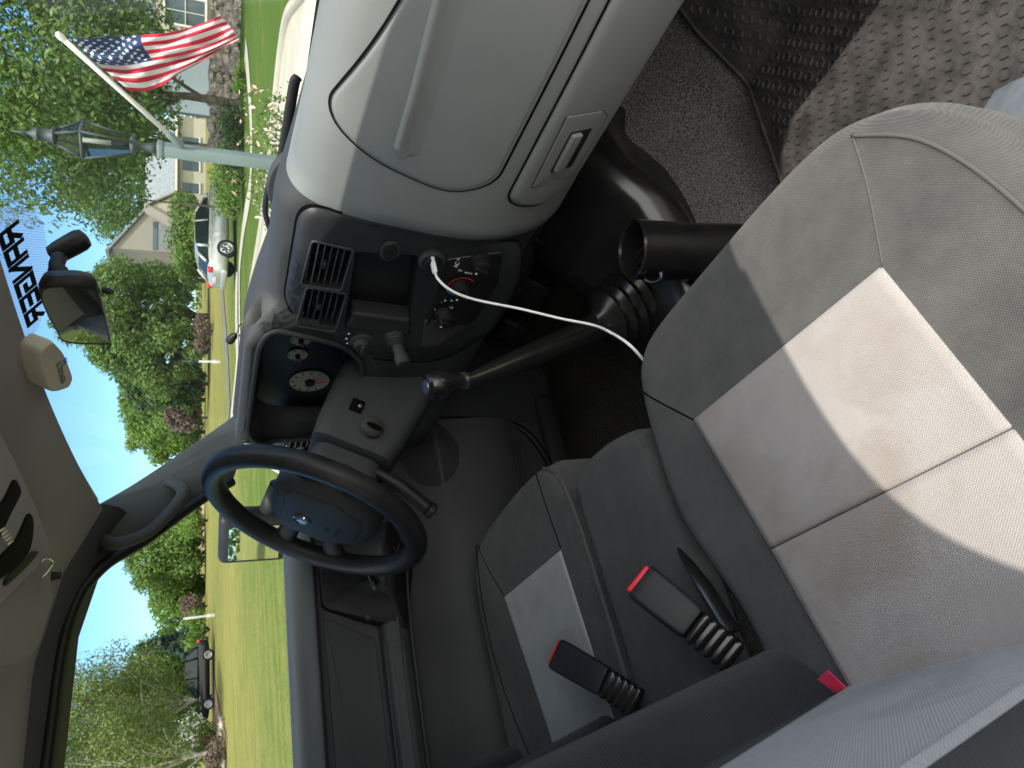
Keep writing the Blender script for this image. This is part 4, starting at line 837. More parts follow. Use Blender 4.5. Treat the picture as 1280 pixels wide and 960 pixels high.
# letters: read correctly from outside, so mirrored from in here
def letters():
    st = {'R': [[(0, 0), (0, 1), (1, 1), (1, .5), (0, .5)], [(.45, .5), (1, 0)]], 'A': [[(0, 0), (0, 1), (1, 1), (1, 0)], [(0, .45), (1, .45)]], 'N': [[(0, 0), (0, 1), (1, 0), (1, 1)]],
          'G': [[(1, 1), (0, 1), (0, 0), (1, 0), (1, .52), (.5, .52)]], 'E': [[(1, 1), (0, 1), (0, 0), (1, 0)], [(0, .5), (.9, .5)]]}
    W_, H_, adv, th = .040, .042, .054, .0062
    vs, fs = [], []; n = 6; x0 = n*adv/2-.02
    cx_ = None
    for i, ch in enumerate('RANGER'):
        for ln in st[ch]:
            for a, b in zip(ln[:-1], ln[1:]):
                a_ = V((a[0]*W_, a[1]*H_)); b_ = V((b[0]*W_, b[1]*H_)); d = (b_-a_).normalized(); nn = V((-d.y, d.x))*th; a_ -= d*th; b_ += d*th
                q = [a_+nn, b_+nn, b_-nn, a_-nn]; k = len(vs)
                N_ = 6
                for t in range(N_+1):
                    for s_ in (0, 1):
                        p = (q[0] if s_ == 0 else q[3]).lerp(q[1] if s_ == 0 else q[2], t/N_)
                        # reversed: first letter is on the viewer's far (driver) right as seen from outside
                        X = LX0+(x0-(i*adv+p.x))*LSX; Sd = LS0+(H_/2-p.y)*LSY+(X-LX0)*LSH
                        vs.append(wsxy(X, Sd)+WSN*.004)
                for t in range(N_): fs.append((k+2*t, k+2*t+2, k+2*t+3, k+2*t+1))
    return vs, fs
_a, _b, _c, _d = wsinv(7, 286), wsinv(38, 386), wsinv(20, 345), wsinv(38, 338)
LSX = (_a[0]-_b[0])/(5*.054); LSY = .020/.042*1.15; LX0 = (_a[0]+_b[0])/2; LS0 = (_a[1]+_b[1])/2
LSY = abs(wsinv(33, 345)[1]-wsinv(9, 345)[1])/.042; LSH = (_b[1]-_a[1])/(_b[0]-_a[0])
v, f = letters(); mesh('lettering', v, f, M['decal'], wsg, smooth=False, recalc=False)

# ---- dashboard skin
PP = [(1.16, 1.175), (1.03, 1.203), (.92, 1.224), (.83, 1.240), (.77, 1.246), (.725, 1.218), (.698, 1.165), (.680, 1.10), (.668, 1.04), (.666, .99), (.680, .94), (.705, .893), (.738, .852), (.775, .836), (.82, .838), (.90, .86)]
CP = [(1.16, 1.18), (1.03, 1.21), (.92, 1.236), (.84, 1.256), (.78, 1.268), (.738, 1.252), (.716, 1.20), (.708, 1.12), (.702, 1.04), (.700, .98), (.706, .935), (.72, .895), (.75, .862), (.79, .85), (.83, .852), (.90, .87)]
HP = [(1.16, 1.19), (1.03, 1.225), (.93, 1.253), (.84, 1.279), (.76, 1.296), (.700, 1.296), (.682, 1.285), (.690, 1.20), (.700, 1.12), (.690, 1.06), (.688, 1.00), (.692, .95), (.70, .90), (.72, .865), (.78, .855), (.88, .875)]
EP = [(1.10, 1.20), (1.0, 1.235), (.92, 1.255), (.85, 1.268), (.80, 1.268), (.765, 1.25), (.745, 1.20), (.73, 1.13), (.715, 1.06), (.705, 1.00), (.702, .95), (.71, .90), (.725, .865), (.76, .85), (.80, .85), (.88, .87)]
st_ = [(-.70, EP), (-.62, EP), (-.545, HP), (-.35, HP), (-.20, HP), (-.13, CP), (-.02, CP), (.06, CP), (.13, PP), (.62, PP), (.74, PP)]
NS = 96
profs = []
for x_, pr in st_:
    c = cat([(0, a, b) for a, b in pr], 12); L = [0]
    for a, b in zip(c[:-1], c[1:]): L.append(L[-1]+(b-a).length)
    q = []
    for i in range(NS+1):
        s = L[-1]*i/NS; k = max(0, min(len(L)-2, next((j for j in range(len(L)-1) if L[j+1] >= s), len(L)-2))); t = (s-L[k])/(L[k+1]-L[k]+1e-9); q.append(c[k].lerp(c[k+1], t))
    profs.append((x_, q))
def dashp(x, k):
    for (xa, qa), (xb, qb) in zip(profs[:-1], profs[1:]):
        if x <= xb+1e-9:
            t = (x-xa)/(xb-xa); t = t*t*(3-2*t); p = qa[k].lerp(qb[k], t); break
    bow = .10*max(0, (x-.35))**2*1.2 if x > .35 else 0
    dz = -.012*max(0, x-.2)/.3
    return V((x, p.y+bow, p.z+dz))
xs = lin(-.70, .74, 145)
DG = [[dashp(x, k) for k in range(NS+1)] for x in xs]
def dy(x, z):
    """depth (y) of the dash face at x, z on its rearward side"""
    i = max(0, min(143, int((x+.70)/.01))); t = (x-xs[i])/(xs[i+1]-xs[i]); res = []
    for col in (DG[i], DG[i+1]):
        r_ = None
        for a, b in zip(col[34:-1], col[35:]):
            if (a.z-z)*(b.z-z) <= 0 and abs(a.z-b.z) > 1e-7:
                r_ = a.y+(b.y-a.y)*(a.z-z)/(a.z-b.z); break
        res.append(r_ if r_ is not None else col[40].y)
    return res[0]*(1-t)+res[1]*t
BZ = roundpoly([(.104, 1.240), (.082, .905), (-.02, .868), (-.175, .872), (-.245, .95), (-.240, 1.09), (-.188, 1.145), (-.150, 1.240)], [.05, .035, .05, .05, .04, .03, .05, .05], 8)
CO = roundpoly([(-.164, 1.276), (-.190, 1.16), (-.264, 1.090), (-.585, 1.09), (-.578, 1.235), (-.512, 1.281)], [.05, .05, .04, .04, .05, .04], 8)
bzi = inset(BZ, .012); CO = inset(CO, -.004)
def keepf(x, k):
    i = int(round((x+.70)/.01-.5)); p = dashp(x, int(k)); 
    if k < 36: return True
    return not (inpoly(p.x, p.z, bzi) or inpoly(p.x, p.z, CO))
n = NS+1; vs = [p for col in DG for p in col]; fs, mi = [], []
for i in range(144):
    for k in range(NS):
        if keepf((xs[i]+xs[i+1])/2, k+.5):
            fs.append((i*n+k, i*n+k+1, (i+1)*n+k+1, (i+1)*n+k)); xm = (xs[i]+xs[i+1])/2; zm = DG[i][k].z
            mi.append(0 if xm > .10 else 1)
dash = mesh('dashboard', vs, fs, None, T, mats=[M['dash'], M['dash_dark']], recalc=False, mi=mi)
dsf = lambda x, z, h: (x, dy(x, z)-h, z)
# param along the profile for panels that wrap over the crown: (x, s) with s = profile index
def dsp(x, s, h):
    x = max(-.69, min(.739, x)); s = max(0, min(NS-.001, s)); i = max(0, min(143, int((x+.70)/.01))); t = (x-xs[i])/(xs[i+1]-xs[i]); k = int(s); q = s-k
    p = (DG[i][k]*(1-q)+DG[i][k+1]*q)*(1-t)+(DG[i+1][k]*(1-q)+DG[i+1][k+1]*q)*t
    d1 = DG[i+1][k]-DG[i][k]; d2 = DG[i][k+1]-DG[i][k]; nn = d1.cross(d2).normalized()
    if nn.y > 0 or (abs(nn.y) < .3 and nn.z < 0): nn = -nn
    if k < 40 and nn.z < 0: nn = -nn
    return p+nn*h
def sidx(x, z, lo=30):
    col = [dashp(x, k) for k in range(NS+1)]
    for k in range(lo, NS-14):
        if (col[k].z-z)*(col[k+1].z-z) <= 0: return k+(col[k].z-z)/(col[k].z-col[k+1].z+1e-9)
    return 60
mesh('seam', [], [], M['void']) if False else None
ab = [(.250, sidx(.25, 1.228)), (.212, sidx(.2, 1.175)), (.192, sidx(.19, 1.065)), (.225, sidx(.22, 1.012)), (.735, sidx(.7, .990)), (.735, sidx(.7, 1.085)), (.5, sidx(.5, 1.155)), (.36, sidx(.36, 1.19))]
def toxs(poly, r):   # round corners in metric space then back
    k = .0062; q = roundpoly([(a, b*k) for a, b in poly], r, 7); return [V((p.x, p.y/k)) for p in q]
def pads(name, poly, surf, m, parent, r=.0035, h=.002, depth=.002, rings=14):
    k = .0062; P2 = [V((p.x, p.y*k)) for p in poly]
    # resample long edges so the panel follows the curved dash
    Q = []
    for a, b in zip(P2, P2[1:]+P2[:1]):
        m_ = max(1, int((b-a).length/.02)); Q += [a.lerp(b, t/m_) for t in range(m_)]
    ring(name+'_gap', inset(Q, -.0008), lambda u, v, hh: surf(u, v/k, .0016), .0020, M['void'], parent)
    return pad(name, inset(Q, .0012), lambda u, v, hh: surf(u, v/k, hh), m, parent, r=r, h=h, depth=depth, rings=rings)
abp = pads('airbag_cover', toxs(ab, [.03, .05, .05, .04, .02, .02, .1, .1]), dsp, M['dash'], dash)
# moulded groove of the airbag door
def groove(surf, pts, w_, m, name, parent):
    c = cat([(a, b, 0) for a, b in pts], 12); vs = []; n = len(c)
    for i, p in enumerate(c):
        t = (c[min(n-1, i+1)]-c[max(0, i-1)]); t = V((t.x, t.y*.0062)).normalized(); b = V((-t.y, t.x)); tap = min(1, min(i, n-1-i)/4+.25)
        for s, h in ((-1, .0015), (-.8, .0075), (-.5, .0085), (-.2, .0050), (.2, .0026), (.75, .0026), (1, .0015)):
            vs.append(V(surf(p.x+b.x*w_*s*tap, p.y+b.y*w_*s*tap/.0062, h)))
    return mesh(name, vs, [(i*7+k, i*7+k+1, i*7+7+k+1, i*7+7+k) for i in range(n-1) for k in range(6)], m, parent)
groove(dsp, [(p_.x, sidx(p_.x, p_.z)) for p_ in (P(507, 192, y=.69), P(518, 155, y=.69), P(532, 110, y=.69), P(548, 55, y=.688), P(562, 5, y=.688), P(575, -45, y=.69))], .010, M['dash'], 'airbag_crease', dash)
gb = [(.192, sidx(.19, .985)), (.172, sidx(.17, .915)), (.205, sidx(.2, .868)), (.70, sidx(.7, .845)), (.735, sidx(.7, .86)), (.735, sidx(.7, .968))]
glove = pads('glove_box', toxs(gb, [.03, .04, .03, .03, .02, .02]), dsp, M['dash'], dash, r=.007, h=.006, depth=.002)
# latch: plate with a recess and lifting lip
lx, lz = .285, .925
ls = sidx(lx, lz); k6 = .0062
def lsf(a, b, h):      # local metres on the glove box
    return dsp(lx+a, ls+b/k6, .006+h)
pl = roundpoly([(-.060, -.020), (.060, -.024), (.060, .010), (.045, .023), (-.060, .027)], .003, 3)
pad('latch_plate', pl, lsf, M['dash'], dash, r=.0015, h=.0022, depth=.001, rings=4)
ring('latch_plate_gap', pl, lambda a, b, h: lsf(a, b, .0012), .0022, M['dash_dark'], dash)
pad('latch_recess', roundpoly([(-.034, -.011), (.034, -.013), (.034, .010), (-.034, .013)], .003, 3), lsf, M['black'], dash, r=.0005, h=.0028, depth=.001, rings=2)
pad('latch_handle', roundpoly([(-.031, -.009), (.031, -.011), (.031, -.001), (-.031, .001)], .002, 3), lsf, M['dash'], dash, r=.002, h=.008, depth=-.002, rings=2)

# ---- centre bezel: solid plate with holes
def bzs(x, z, h):
    base = .708-(1.2-z)*.03+ .016*max(0, (z-1.19)/.06)**2
    t = max(0, min(1, (-.09-x)/.09)); base = base*(1-t)+min(base, dy(x, z)-.002)*t
    return V((x, base-h+.006*((x+.08)/.15)**4, z))
def plate(name, poly, surf, m, parent, thick=.03, r=.012, h=0.004, rings=8):
    lv = [(0, -thick), (0, h-r*.9)]+[(r*(1-cos(a)), h-r*.9*(1-sin(a))) for a in [pi/2*i/5 for i in range(1, 6)]]
    rg = [[V(surf(p[0], p[1], hh)) for p in inset(poly, d)] for d, hh in lv]; base = inset(poly, r); c = sum((V(p[:2]) for p in base), V((0, 0)))/len(base)
    for k in range(1, rings): rg.append([V(surf(*(V(p[:2]).lerp(c, k/rings)), h)) for p in base])
    vs = [p for q in rg for p in q]; n = len(poly); fs = [(i*n+k, i*n+(k+1) % n, (i+1)*n+(k+1) % n, (i+1)*n+k) for i in range(len(rg)-1) for k in range(n)]
    ci = len(vs); vs.append(V(surf(c.x, c.y, h))); L = (len(rg)-1)*n; fs += [(L+k, L+(k+1) % n, ci) for k in range(n)]
    cb = len(vs); vs.append(V(surf(c.x, c.y, -thick))); fs += [((k+1) % n, k, cb) for k in range(n)]
    return mesh(name, vs, fs, m, parent)
ring('bezel_gap', BZ, lambda a, b, h: V(dsf(a, b, .0015)), .005, M['void'], dash)
bez = plate('centre_bezel', BZ, bzs, M['bezel'], T, r=.018, h=.008, thick=.075)
def at_b(ix, iy, h=0):   # point on the bezel face below a photograph position
    p = P(ix, iy, y=.70)
    for _ in range(3): p = P(ix, iy, y=bzs(p.x, p.z, h+.0055).y)
    return p
def prismcut(poly, depth=.09):
    n = len(poly); return ([V((p[0], .60, p[1])) for p in poly]+[V((p[0], .60+depth+.06, p[1])) for p in poly], [tuple(range(n)), tuple(range(n, 2*n))]+[(i, (i+1) % n, n+(i+1) % n, n+i) for i in range(n)])
def pxpoly(pts, r): return roundpoly([(at_b(*p).x, at_b(*p).z) for p in pts], r, 4)
vent1 = pxpoly([(391, 299), (441, 311), (426, 361), (377, 353)], .006)
vent2 = pxpoly([(385, 357), (433, 366), (419, 413), (371, 402)], .006)
radio = pxpoly([(444, 313), (524, 318), (512, 418), (430, 409)], .004)
bez = cutout(bez, [prismcut(vent1), prismcut(vent2), prismcut(radio)])
for k_, vp in enumerate((vent1, vent2)):
    xa, xb = min(p.x for p in vp), max(p.x for p in vp); za, zb = min(p.y for p in vp), max(p.y for p in vp)
    cx_, cz_ = (xa+xb)/2, (za+zb)/2
    yv = bzs(cx_, cz_, .006).y
    vt = plate('air_vent', inset(vp, .0003), lambda a, b, h: V((a, yv-h, b)), M['black'], bez, thick=.07, r=.001, h=-.055)
    parts = []
    nn = 6
    for i in range(nn):
        z_ = za+(zb-za)*(i+.7)/(nn+.4); 
        parts.append(box_vf((cx_, yv+.014, z_), (xb-xa-.008, .022, .0022), (radians(-18), 0, 0)))
    for s_ in (-.28, 0, .28): parts.append(box_vf((cx_+s_*(xb-xa), yv+.034, cz_), (.002, .014, zb-za-.006)))
    v, f = joinm(parts); mesh('vent_slats', v, f, M['dash_dark'], bez, smooth=False)
    box('vent_tab', (cx_+.004, yv+.002, cz_+.004), (.012, .012, .008), M['black'], bez, bev=.002)
    q = inset(vp, -.001); v, f = tube_vf([V((p.x, bzs(p.x, p.y, .0085).y, p.y)) for p in q], .0022, 6, closed=True); mesh('vent_surround', v, f, M['dash_dark'], bez)
# open radio slot: lining, ledge and bare bracket
xa, xb = min(p.x for p in radio), max(p.x for p in radio); za, zb = min(p.y for p in radio), max(p.y for p in radio); yr = .70
cx_, cz_ = (xa+xb)/2, (za+zb)/2; v, f = joinm([box_vf((cx_, yr+.16, cz_), (xb-xa+.02, .005, zb-za+.02)), box_vf((cx_, yr+.10, za-.005), (xb-xa+.02, .13, .008)), box_vf((cx_, yr+.10, zb+.008), (xb-xa+.02, .13, .008)), box_vf((xa-.008, yr+.10, cz_), (.008, .13, zb-za+.02)), box_vf((xb+.008, yr+.10, cz_), (.008, .13, zb-za+.02))])
mesh('radio_slot', v, f, M['black'], bez, smooth=False)
# the moulded shelf left of the slot
sh = [at_b(441, 389, 0), at_b(514, 398, 0), at_b(511, 419, 0), at_b(431, 408, 0)]
sv = roundpoly([(p.x, p.z) for p in sh], .005, 4); pad('slot_shelf', sv, lambda a, b, h: V((a, bzs(a, b, h).y, b)), M['bezel'], bez, r=.006, h=.011, depth=.02, rings=3)
def knob(name, ix, iy, r, hh, m, axis=(0, -1, .05), parent=None, h0=.002, grip=True, label=None):
    c = at_b(ix, iy, h0); o = lathe(name, [(r*1.12, -.004), (r*1.12, .001), (r, .003), (r*.95, hh*.8), (r*.85, hh), (r*.5, hh*1.02)], c, axis, m, parent or bez, seg=28)
    return o, c
knob('knob_seat', 452, 427, .019, .004, M['dash_dark']); kb, kc = knob('rotary_knob', 452, 427, .0145, .014, M['hub'])
box('knob_grip', kc+V((0, -.017, 0)), (.026, .008, .006), M['hub'], bez, bev=.002)
for q in ((436, 417), (433, 423), (434, 429)): lathe('knob_mark', [(.002, 0), (.002, .0012)], at_b(*q, .003), (0, -1, 0), M['mark'], bez, seg=8)
# protruding round socket plug
c = at_b(493, 421, .0); v, f = joinm([lathe_vf([(.017, -.004), (.017, .004), (.013, .006), (.013, .010)], c, (0, -1, 0)), lathe_vf([(.0115, .01), (.0115, .016), (.010, .017), (.010, .038), (.0125, .040), (.0125, .055), (.010, .058), (.004, .058)], c, (0, -1, -.15))]); autosm(mesh('dimmer_post', v, f, M['dash_dark'], bez), 35)
for i in range(3): tube('post_rib', [c+V((cos(a)*(.0135+.001*0), -.010-.005*i, sin(a)*.0135)) for a in lin(0, 2*pi, 25)[:-1]], .0014, M['dash_dark'], bez, seg=6, closed=True)
# oval button above the slot
oc = at_b(487, 312, .003); ov = [V((oc.x+.017*cos(a), oc.z+.012*sin(a))) for a in lin(0, 2*pi, 29)[:-1]]
pad('oval_button', ov, lambda a, b, h: V((a, bzs(a, b, h).y, b)), M['black'], bez, r=.003, h=.0145, rings=3); tube('button_ring', [V((p.x, bzs(p.x, p.y, .0115).y, p.y)) for p in inset(ov, -.001)], .0016, M['dash_dark'], bez, seg=6, closed=True)
# power socket with charger
sc = at_b(540, 325, .004); so_ = lathe('power_socket', [(.021, -.004), (.021, .003), (.0175, .006), (.015, .006), (.014, -.01)], sc, (0, -1, .05), M['dash_dark'], bez)
lathe('socket_insert', [(.0135, -.01), (.0135, .008), (.0125, .012), (.006, .0125)], sc, (0, -1, .05), M['black'], so_ and bez)
# climate panel: black inlay, three knobs, printed arcs and icons
cp = pxpoly([(556, 322), (628, 312), (622, 352), (592, 400), (530, 412), (548, 352)], .008)
pad('climate_panel', cp, lambda a, b, h: V((a, bzs(a, b, h).y, b)), M['gloss'], bez, r=.002, h=.0105, depth=.002, rings=6)
def bpt(p, h): return V((p[0], bzs(p[0], p[1], h).y, p[1]))
for q in ((600, 325), (576, 358), (556, 392)):
    c = at_b(*q, .006); lathe('climate_knob', [(.0175, 0), (.0175, .003), (.0145, .005), (.0135, .017), (.011, .019), (.004, .0195)], c, (0, -1, .05), M['black'], bez, seg=28)
    box('knob_bar', c+V((0, -.021, .001)), (.0055, .010, .026), M['black'], bez, rot=(0, radians(25), 0), bev=.002)
    lathe('knob_pointer', [(.0019, 0), (.0019, .001)], c+V((-.002, -.0265, .011)), (0, -1, 0), M['mark'], bez, seg=8)
hc = at_b(576, 358, .007)
def arc(name, a0, a1, rad, m, w_=.0022):
    vs = []; N_ = 18
    for i in range(N_+1):
        a = radians(a0+(a1-a0)*i/N_)
        for rr in (rad-w_/2, rad+w_/2): vs.append(V((hc.x+rr*cos(a), bzs(hc.x, hc.z, .0135).y, hc.z+rr*sin(a))))
    return mesh(name, vs, [(2*i, 2*i+1, 2*i+3, 2*i+2) for i in range(N_)], m, bez)
arc('warm_arc', -45, 85, .0225, M['redp']); arc('cool_arc', 110, 205, .0225, M['bluep'])
marks = []
RB = frame((0, -1, .03), (1, 0, 0))
rnd = random.Random(3)
for q, ch in (((572, 324), 'o'), ((571, 331), 'AC'), ((576, 338), 'F'), ((583, 341), '4'), ((588, 342), '3'), ((592, 331), '='), ((606, 320), '-'), ((550, 378), '.'), ((558, 376), '*'), ((566, 376), '*'), ((543, 387), '-'), ((564, 385), 'U'), ((563, 390), 'W')):
    text('panel_print', ch, at_b(*q, .0075), RB, .010, M['mark'], bez, ext=.0003)
# blank cover plate of the lower left corner
bp = pxpoly([(530, 398), (568, 392), (580, 408), (548, 430), (527, 432)], .006); pad('blank_cover', bp, lambda a, b, h: V((a, bzs(a, b, h).y, b)), M['hub'], bez, r=.002, h=.0108, depth=.002, rings=4)
for p_ in ((590, 362),): pass
# lower brackets below the bezel with two bolts
for q, yy in (((680, 300), .80), ((642, 363), .82)):
    c = P(*q, y=yy); v, f = joinm([box_vf(c+V((0, .02, 0)), (.085, .03, .05), (radians(-20), 0, 0), .006)]); br = autosm(mesh('lower_bracket', v, f, M['black'], T)); lathe('bolt', [(.014, 0), (.014, .003), (.007, .004), (.007, .008), (.003, .009)], c, (.1, -.9, .2), M['steel'], br, seg=12)
box('under_dash_tray', (-.10, .86, .80), (.34, .12, .05), M['black'], T, rot=(radians(-20), 0, 0), bev=.01)
# ---- instrument cluster
cl0 = [(-.13, 1.285), (-.155, 1.075), (-.60, 1.075), (-.60, 1.29)]
CR = roundpoly([(-.160, 1.276), (-.186, 1.16), (-.262, 1.086), (-.585, 1.09), (-.575, 1.232), (-.51, 1.278)], [.05, .05, .04, .04, .05, .04], 8)
CF = inset(CR, -.026); a0_ = [V((p.x, dy(p.x, p.y)-.0015, p.y)) for p in CF]; a_ = [V((p.x, dy(p.x, p.y)-.004, p.y)) for p in CR]; b_ = [V((p.x*.97-.011, .78, p.y*.96+.046)) for p in CR]; n = len(CR)
tunnel = mesh('instrument_hood', a_+b_+a0_, [(i, (i+1) % n, n+(i+1) % n, n+i) for i in range(n)]+[(i, (i+1) % n, 2*n+(i+1) % n, 2*n+i) for i in range(n)], M['dash_dark'], T)
tube('hood_lip', [V((p.x, p.y, p.z)) for p in a_], .005, M['dash_dark'], tunnel, seg=10, closed=True)
clf = box('gauge_cluster', (-.385, .800, 1.155), (.44, .02, .20), M['black'], T, bev=.004)
def gauge(ix, iy, r, nm, needle=-60, ticks=9):
    c = P(ix, iy, y=.786); g = lathe(nm, [(r, 0), (r, .002), (r*.2, .0021)], c, (0, -1, 0), M['gauge'], clf, seg=40)
    lathe('gauge_hub', [(r*.26, 0), (r*.24, .010), (r*.1, .011)], c, (0, -1, 0), M['black'], clf, seg=20)
    v, f = joinm([box_vf(c+V((cos(a)*r*.84, -.0025, sin(a)*r*.84)), (r*.16, .0008, .0022), Euler((0, -a, 0)).to_matrix()) for a in [radians(-30+i*240/(ticks-1)) for i in range(ticks)]]); mesh('gauge_ticks', v, f, M['void'], clf, smooth=False)
    a = radians(needle); box('needle', c+V((cos(a)*r*.4, -.009, sin(a)*r*.4)), (r*.75, .0015, .003), M['redp'], clf, rot=Euler((0, -a, 0)).to_matrix(), bev=0)
gauge(387, 476, .040, 'tachometer_dial', -70); gauge(376, 424, .019, 'fuel_dial', 200, 5); gauge(372, 443, .019, 'temperature_dial', 200, 5)
gauge(401, 540, .050, 'speed_dial', 220)
lathe('indicator_lamp', [(.003, 0), (.003, .003), (.001, .004)], P(410, 427, y=.70), (0, -1, 0), M['mark'], T, seg=10)
# left end vent with bright louvres
lv = P(371, 551, y=.72); box('side_vent', lv+V((0, .02, 0)), (.075, .03, .075), M['black'], dash, bev=.006)
v, f = joinm([box_vf(lv+V((0, -.004+.002*i, .026-.013*i)), (.062, .014, .0025), (radians(-25), 0, 0)) for i in range(5)]); mesh('side_vent_slats', v, f, M['hub'], dash, smooth=False)
# ---- steering column and wheel
WC = V((-.375, .45, 1.18)); tau = radians(27); UPW = V((0, sin(tau), cos(tau))); NW = V((0, -cos(tau), sin(tau))); RW = V((1, 0, 0))
def wp(a, b, h): return WC+RW*a+UPW*b+NW*h
sw = mesh('steering_wheel', *tube_vf([wp(.183*cos(a), .183*sin(a), 0) for a in lin(0, 2*pi, 73)[:-1]], .0190, 18, closed=True), M['leather'], T)
hubp = roundpoly([(-.088, .062), (-.05, .085), (.05, .085), (.088, .062), (.104, -.01), (.085, -.085), (.03, -.112), (-.03, -.112), (-.085, -.085), (-.104, -.01)], .035, 4)
pad('hub_cover', hubp, lambda a, b, h: wp(a, b, h-.010-.8*(a*a+b*b)), M['hub'], sw, r=.022, h=.02, depth=.03, rings=6)
pad('hub_pad', roundpoly([(-.072, .058), (.072, .058), (.080, -.03), (.045, -.082), (-.045, -.082), (-.080, -.03)], .014, 4), lambda a, b, h: wp(a, b, h+.010-.8*(a*a+b*b)), M['hub'], sw, r=.003, h=.004, depth=.004, rings=4)
for s in (-1, 1):
    for (b0, b1, w0) in ((.035, .045, .02), (-.035, -.07, .022)):
        q = cat([wp(s*.06, b0, -.025), wp(s*.11, b0*1.05, -.022), wp(s*.15, (b0+b1)/2, -.012), wp(s*.176, b1, -.002)], 6)
        tube('wheel_spoke', q, [w0*1.25*(1-.25*sin(pi*i/(len(q)-1))) for i in range(len(q))], M['leather'], sw, seg=10, flat=.42, upv=UPW)
ec = wp(0, .018, .014); lathe('badge', [(.0165, -.002), (.0165, .002), (.0145, .004), (.0135, .002), (.002, .002)], ec, NW, M['chrome'], sw, seg=32)
lathe('badge_centre', [(.0128, 0), (.0128, .0030), (.004, .0034)], ec, NW, M['black'], sw, seg=28)
v, f = joinm([box_vf(ec+NW*.0036+RW*(.004*k)+UPW*(.002*(-1)**k), (.0022, .002, .013), frame(NW, RW)@Euler((0, 0, .25*k)).to_matrix().to_3x3() if False else frame(UPW, RW)) for k in (-1, 0, 1)]); mesh('badge_mark', v, f, M['chrome'], sw, smooth=False)
TW = Matrix(((RW.x, UPW.x, NW.x), (RW.y, UPW.y, NW.y), (RW.z, UPW.z, NW.z)))
text('pad_lettering', 'SRS', wp(-.004, -.028, .0140), TW, .014, M['dash_dark'], sw, ext=.0006); text('pad_lettering', 'AIRBAG', wp(0, -.046, .0128), TW, .011, M['dash_dark'], sw, ext=.0006)
# shroud
AX = -NW
def sec(d, wx, hz, off=0, r=.03): 
    c = WC+AX*d+UPW*off; return [c+RW*p.x+UPW*p.y for p in roundpoly([(-wx, -hz), (wx, -hz), (wx, hz), (-wx, hz)], r, 5)]
def lofts(name, secs, m, parent):
    n = len(secs[0]); vs = [p for s in secs for p in s]; fs = [(i*n+k, i*n+(k+1) % n, (i+1)*n+(k+1) % n, (i+1)*n+k) for i in range(len(secs)-1) for k in range(n)]+[tuple(range(n)), tuple(range((len(secs)-1)*n, len(secs)*n))]
    return autosm(mesh(name, vs, fs, m, parent), 50)
colm = lofts('steering_column', [sec(.118, .058, .066, -.012), sec(.122, .066, .075, -.012), sec(.16, .070, .082, -.014), sec(.25, .074, .09, -.020), sec(.31, .074, .092, -.022)], M['dash_dark'], T)
lofts('column_collar', [sec(.035, .040, .045, -.004, .025), sec(.05, .052, .058, -.008, .03), sec(.09, .058, .066, -.011, .03), sec(.112, .056, .062, -.011)], M['dash_dark'], colm)
ig = P(464, 535, x=-.306); lathe('ignition_lock', [(.021, -.01), (.021, .008), (.0185, .010), (.018, .016), (.014, .019), (.004, .0195)], ig, (1, -.35, -.1), M['hub'], colm, seg=28)
pad('key_slot', [V((.0055*cos(a)*1.0, .016*sin(a))) for a in lin(0, 2*pi, 25)[:-1]], lambda a, b, h: ig+V((1, -.35, -.1)).normalized()*(.0195+h)+frame((1, -.35, -.1), (0, .5, 1))@V((b, a, 0)), M['void'], colm, r=.0005, h=.0012, rings=2)
sq = P(446, 508, x=-.305); box('column_recess', sq, (.012, .026, .024), M['void'], colm, rot=(radians(-27), 0, 0), bev=.002); lathe('reset_pin', [(.004, 0), (.004, .008), (.002, .009)], sq+V((.004, -.003, -.004)), (1, -.3, 0), M['steel'], colm, seg=10)
lathe('screw_hole', [(.0045, 0), (.0045, .0015)], P(431, 583, x=-.311), (1, -.2, -.1), M['void'], colm, seg=14)
st0 = P(470, 590, x=-.33); st1 = P(500, 607, x=-.33); st2 = P(536, 636, x=-.34)
q = cat([st0, st1, st2], 6); tube('column_stalk', q, [.009+.004*(i/(len(q)-1)) for i in range(len(q))], M['black'], colm, seg=12)
lathe('stalk_tip', [(.0145, 0), (.0155, .004), (.0145, .010), (.006, .013)], st2, (st2-st1), M['black'], colm)
# knee trim fold between column and bezel, with hazard button below
kc_ = P(506, 512, y=.66); box('hood_release', kc_, (.03, .02, .04), M['black'], T, rot=(.3, 0, 0), bev=.005); lathe('release_pin', [(.004, 0), (.004, .006)], kc_+V((.006, -.012, -.004)), (.3, -1, 0), M['steel'], T, seg=8)
# pedals
for x_, w_ in ((-.33, .10), (-.47, .07)):
    pd = box('pedal', (x_, .93, .66), (w_, .02, .06), M['black'], T, rot=(radians(-30), 0, 0), bev=.006); tube('pedal_arm', [(x_, .94, .66), (x_, 1.0, .80), (x_, 1.06, .95)], .008, M['steel'], pd, seg=8)

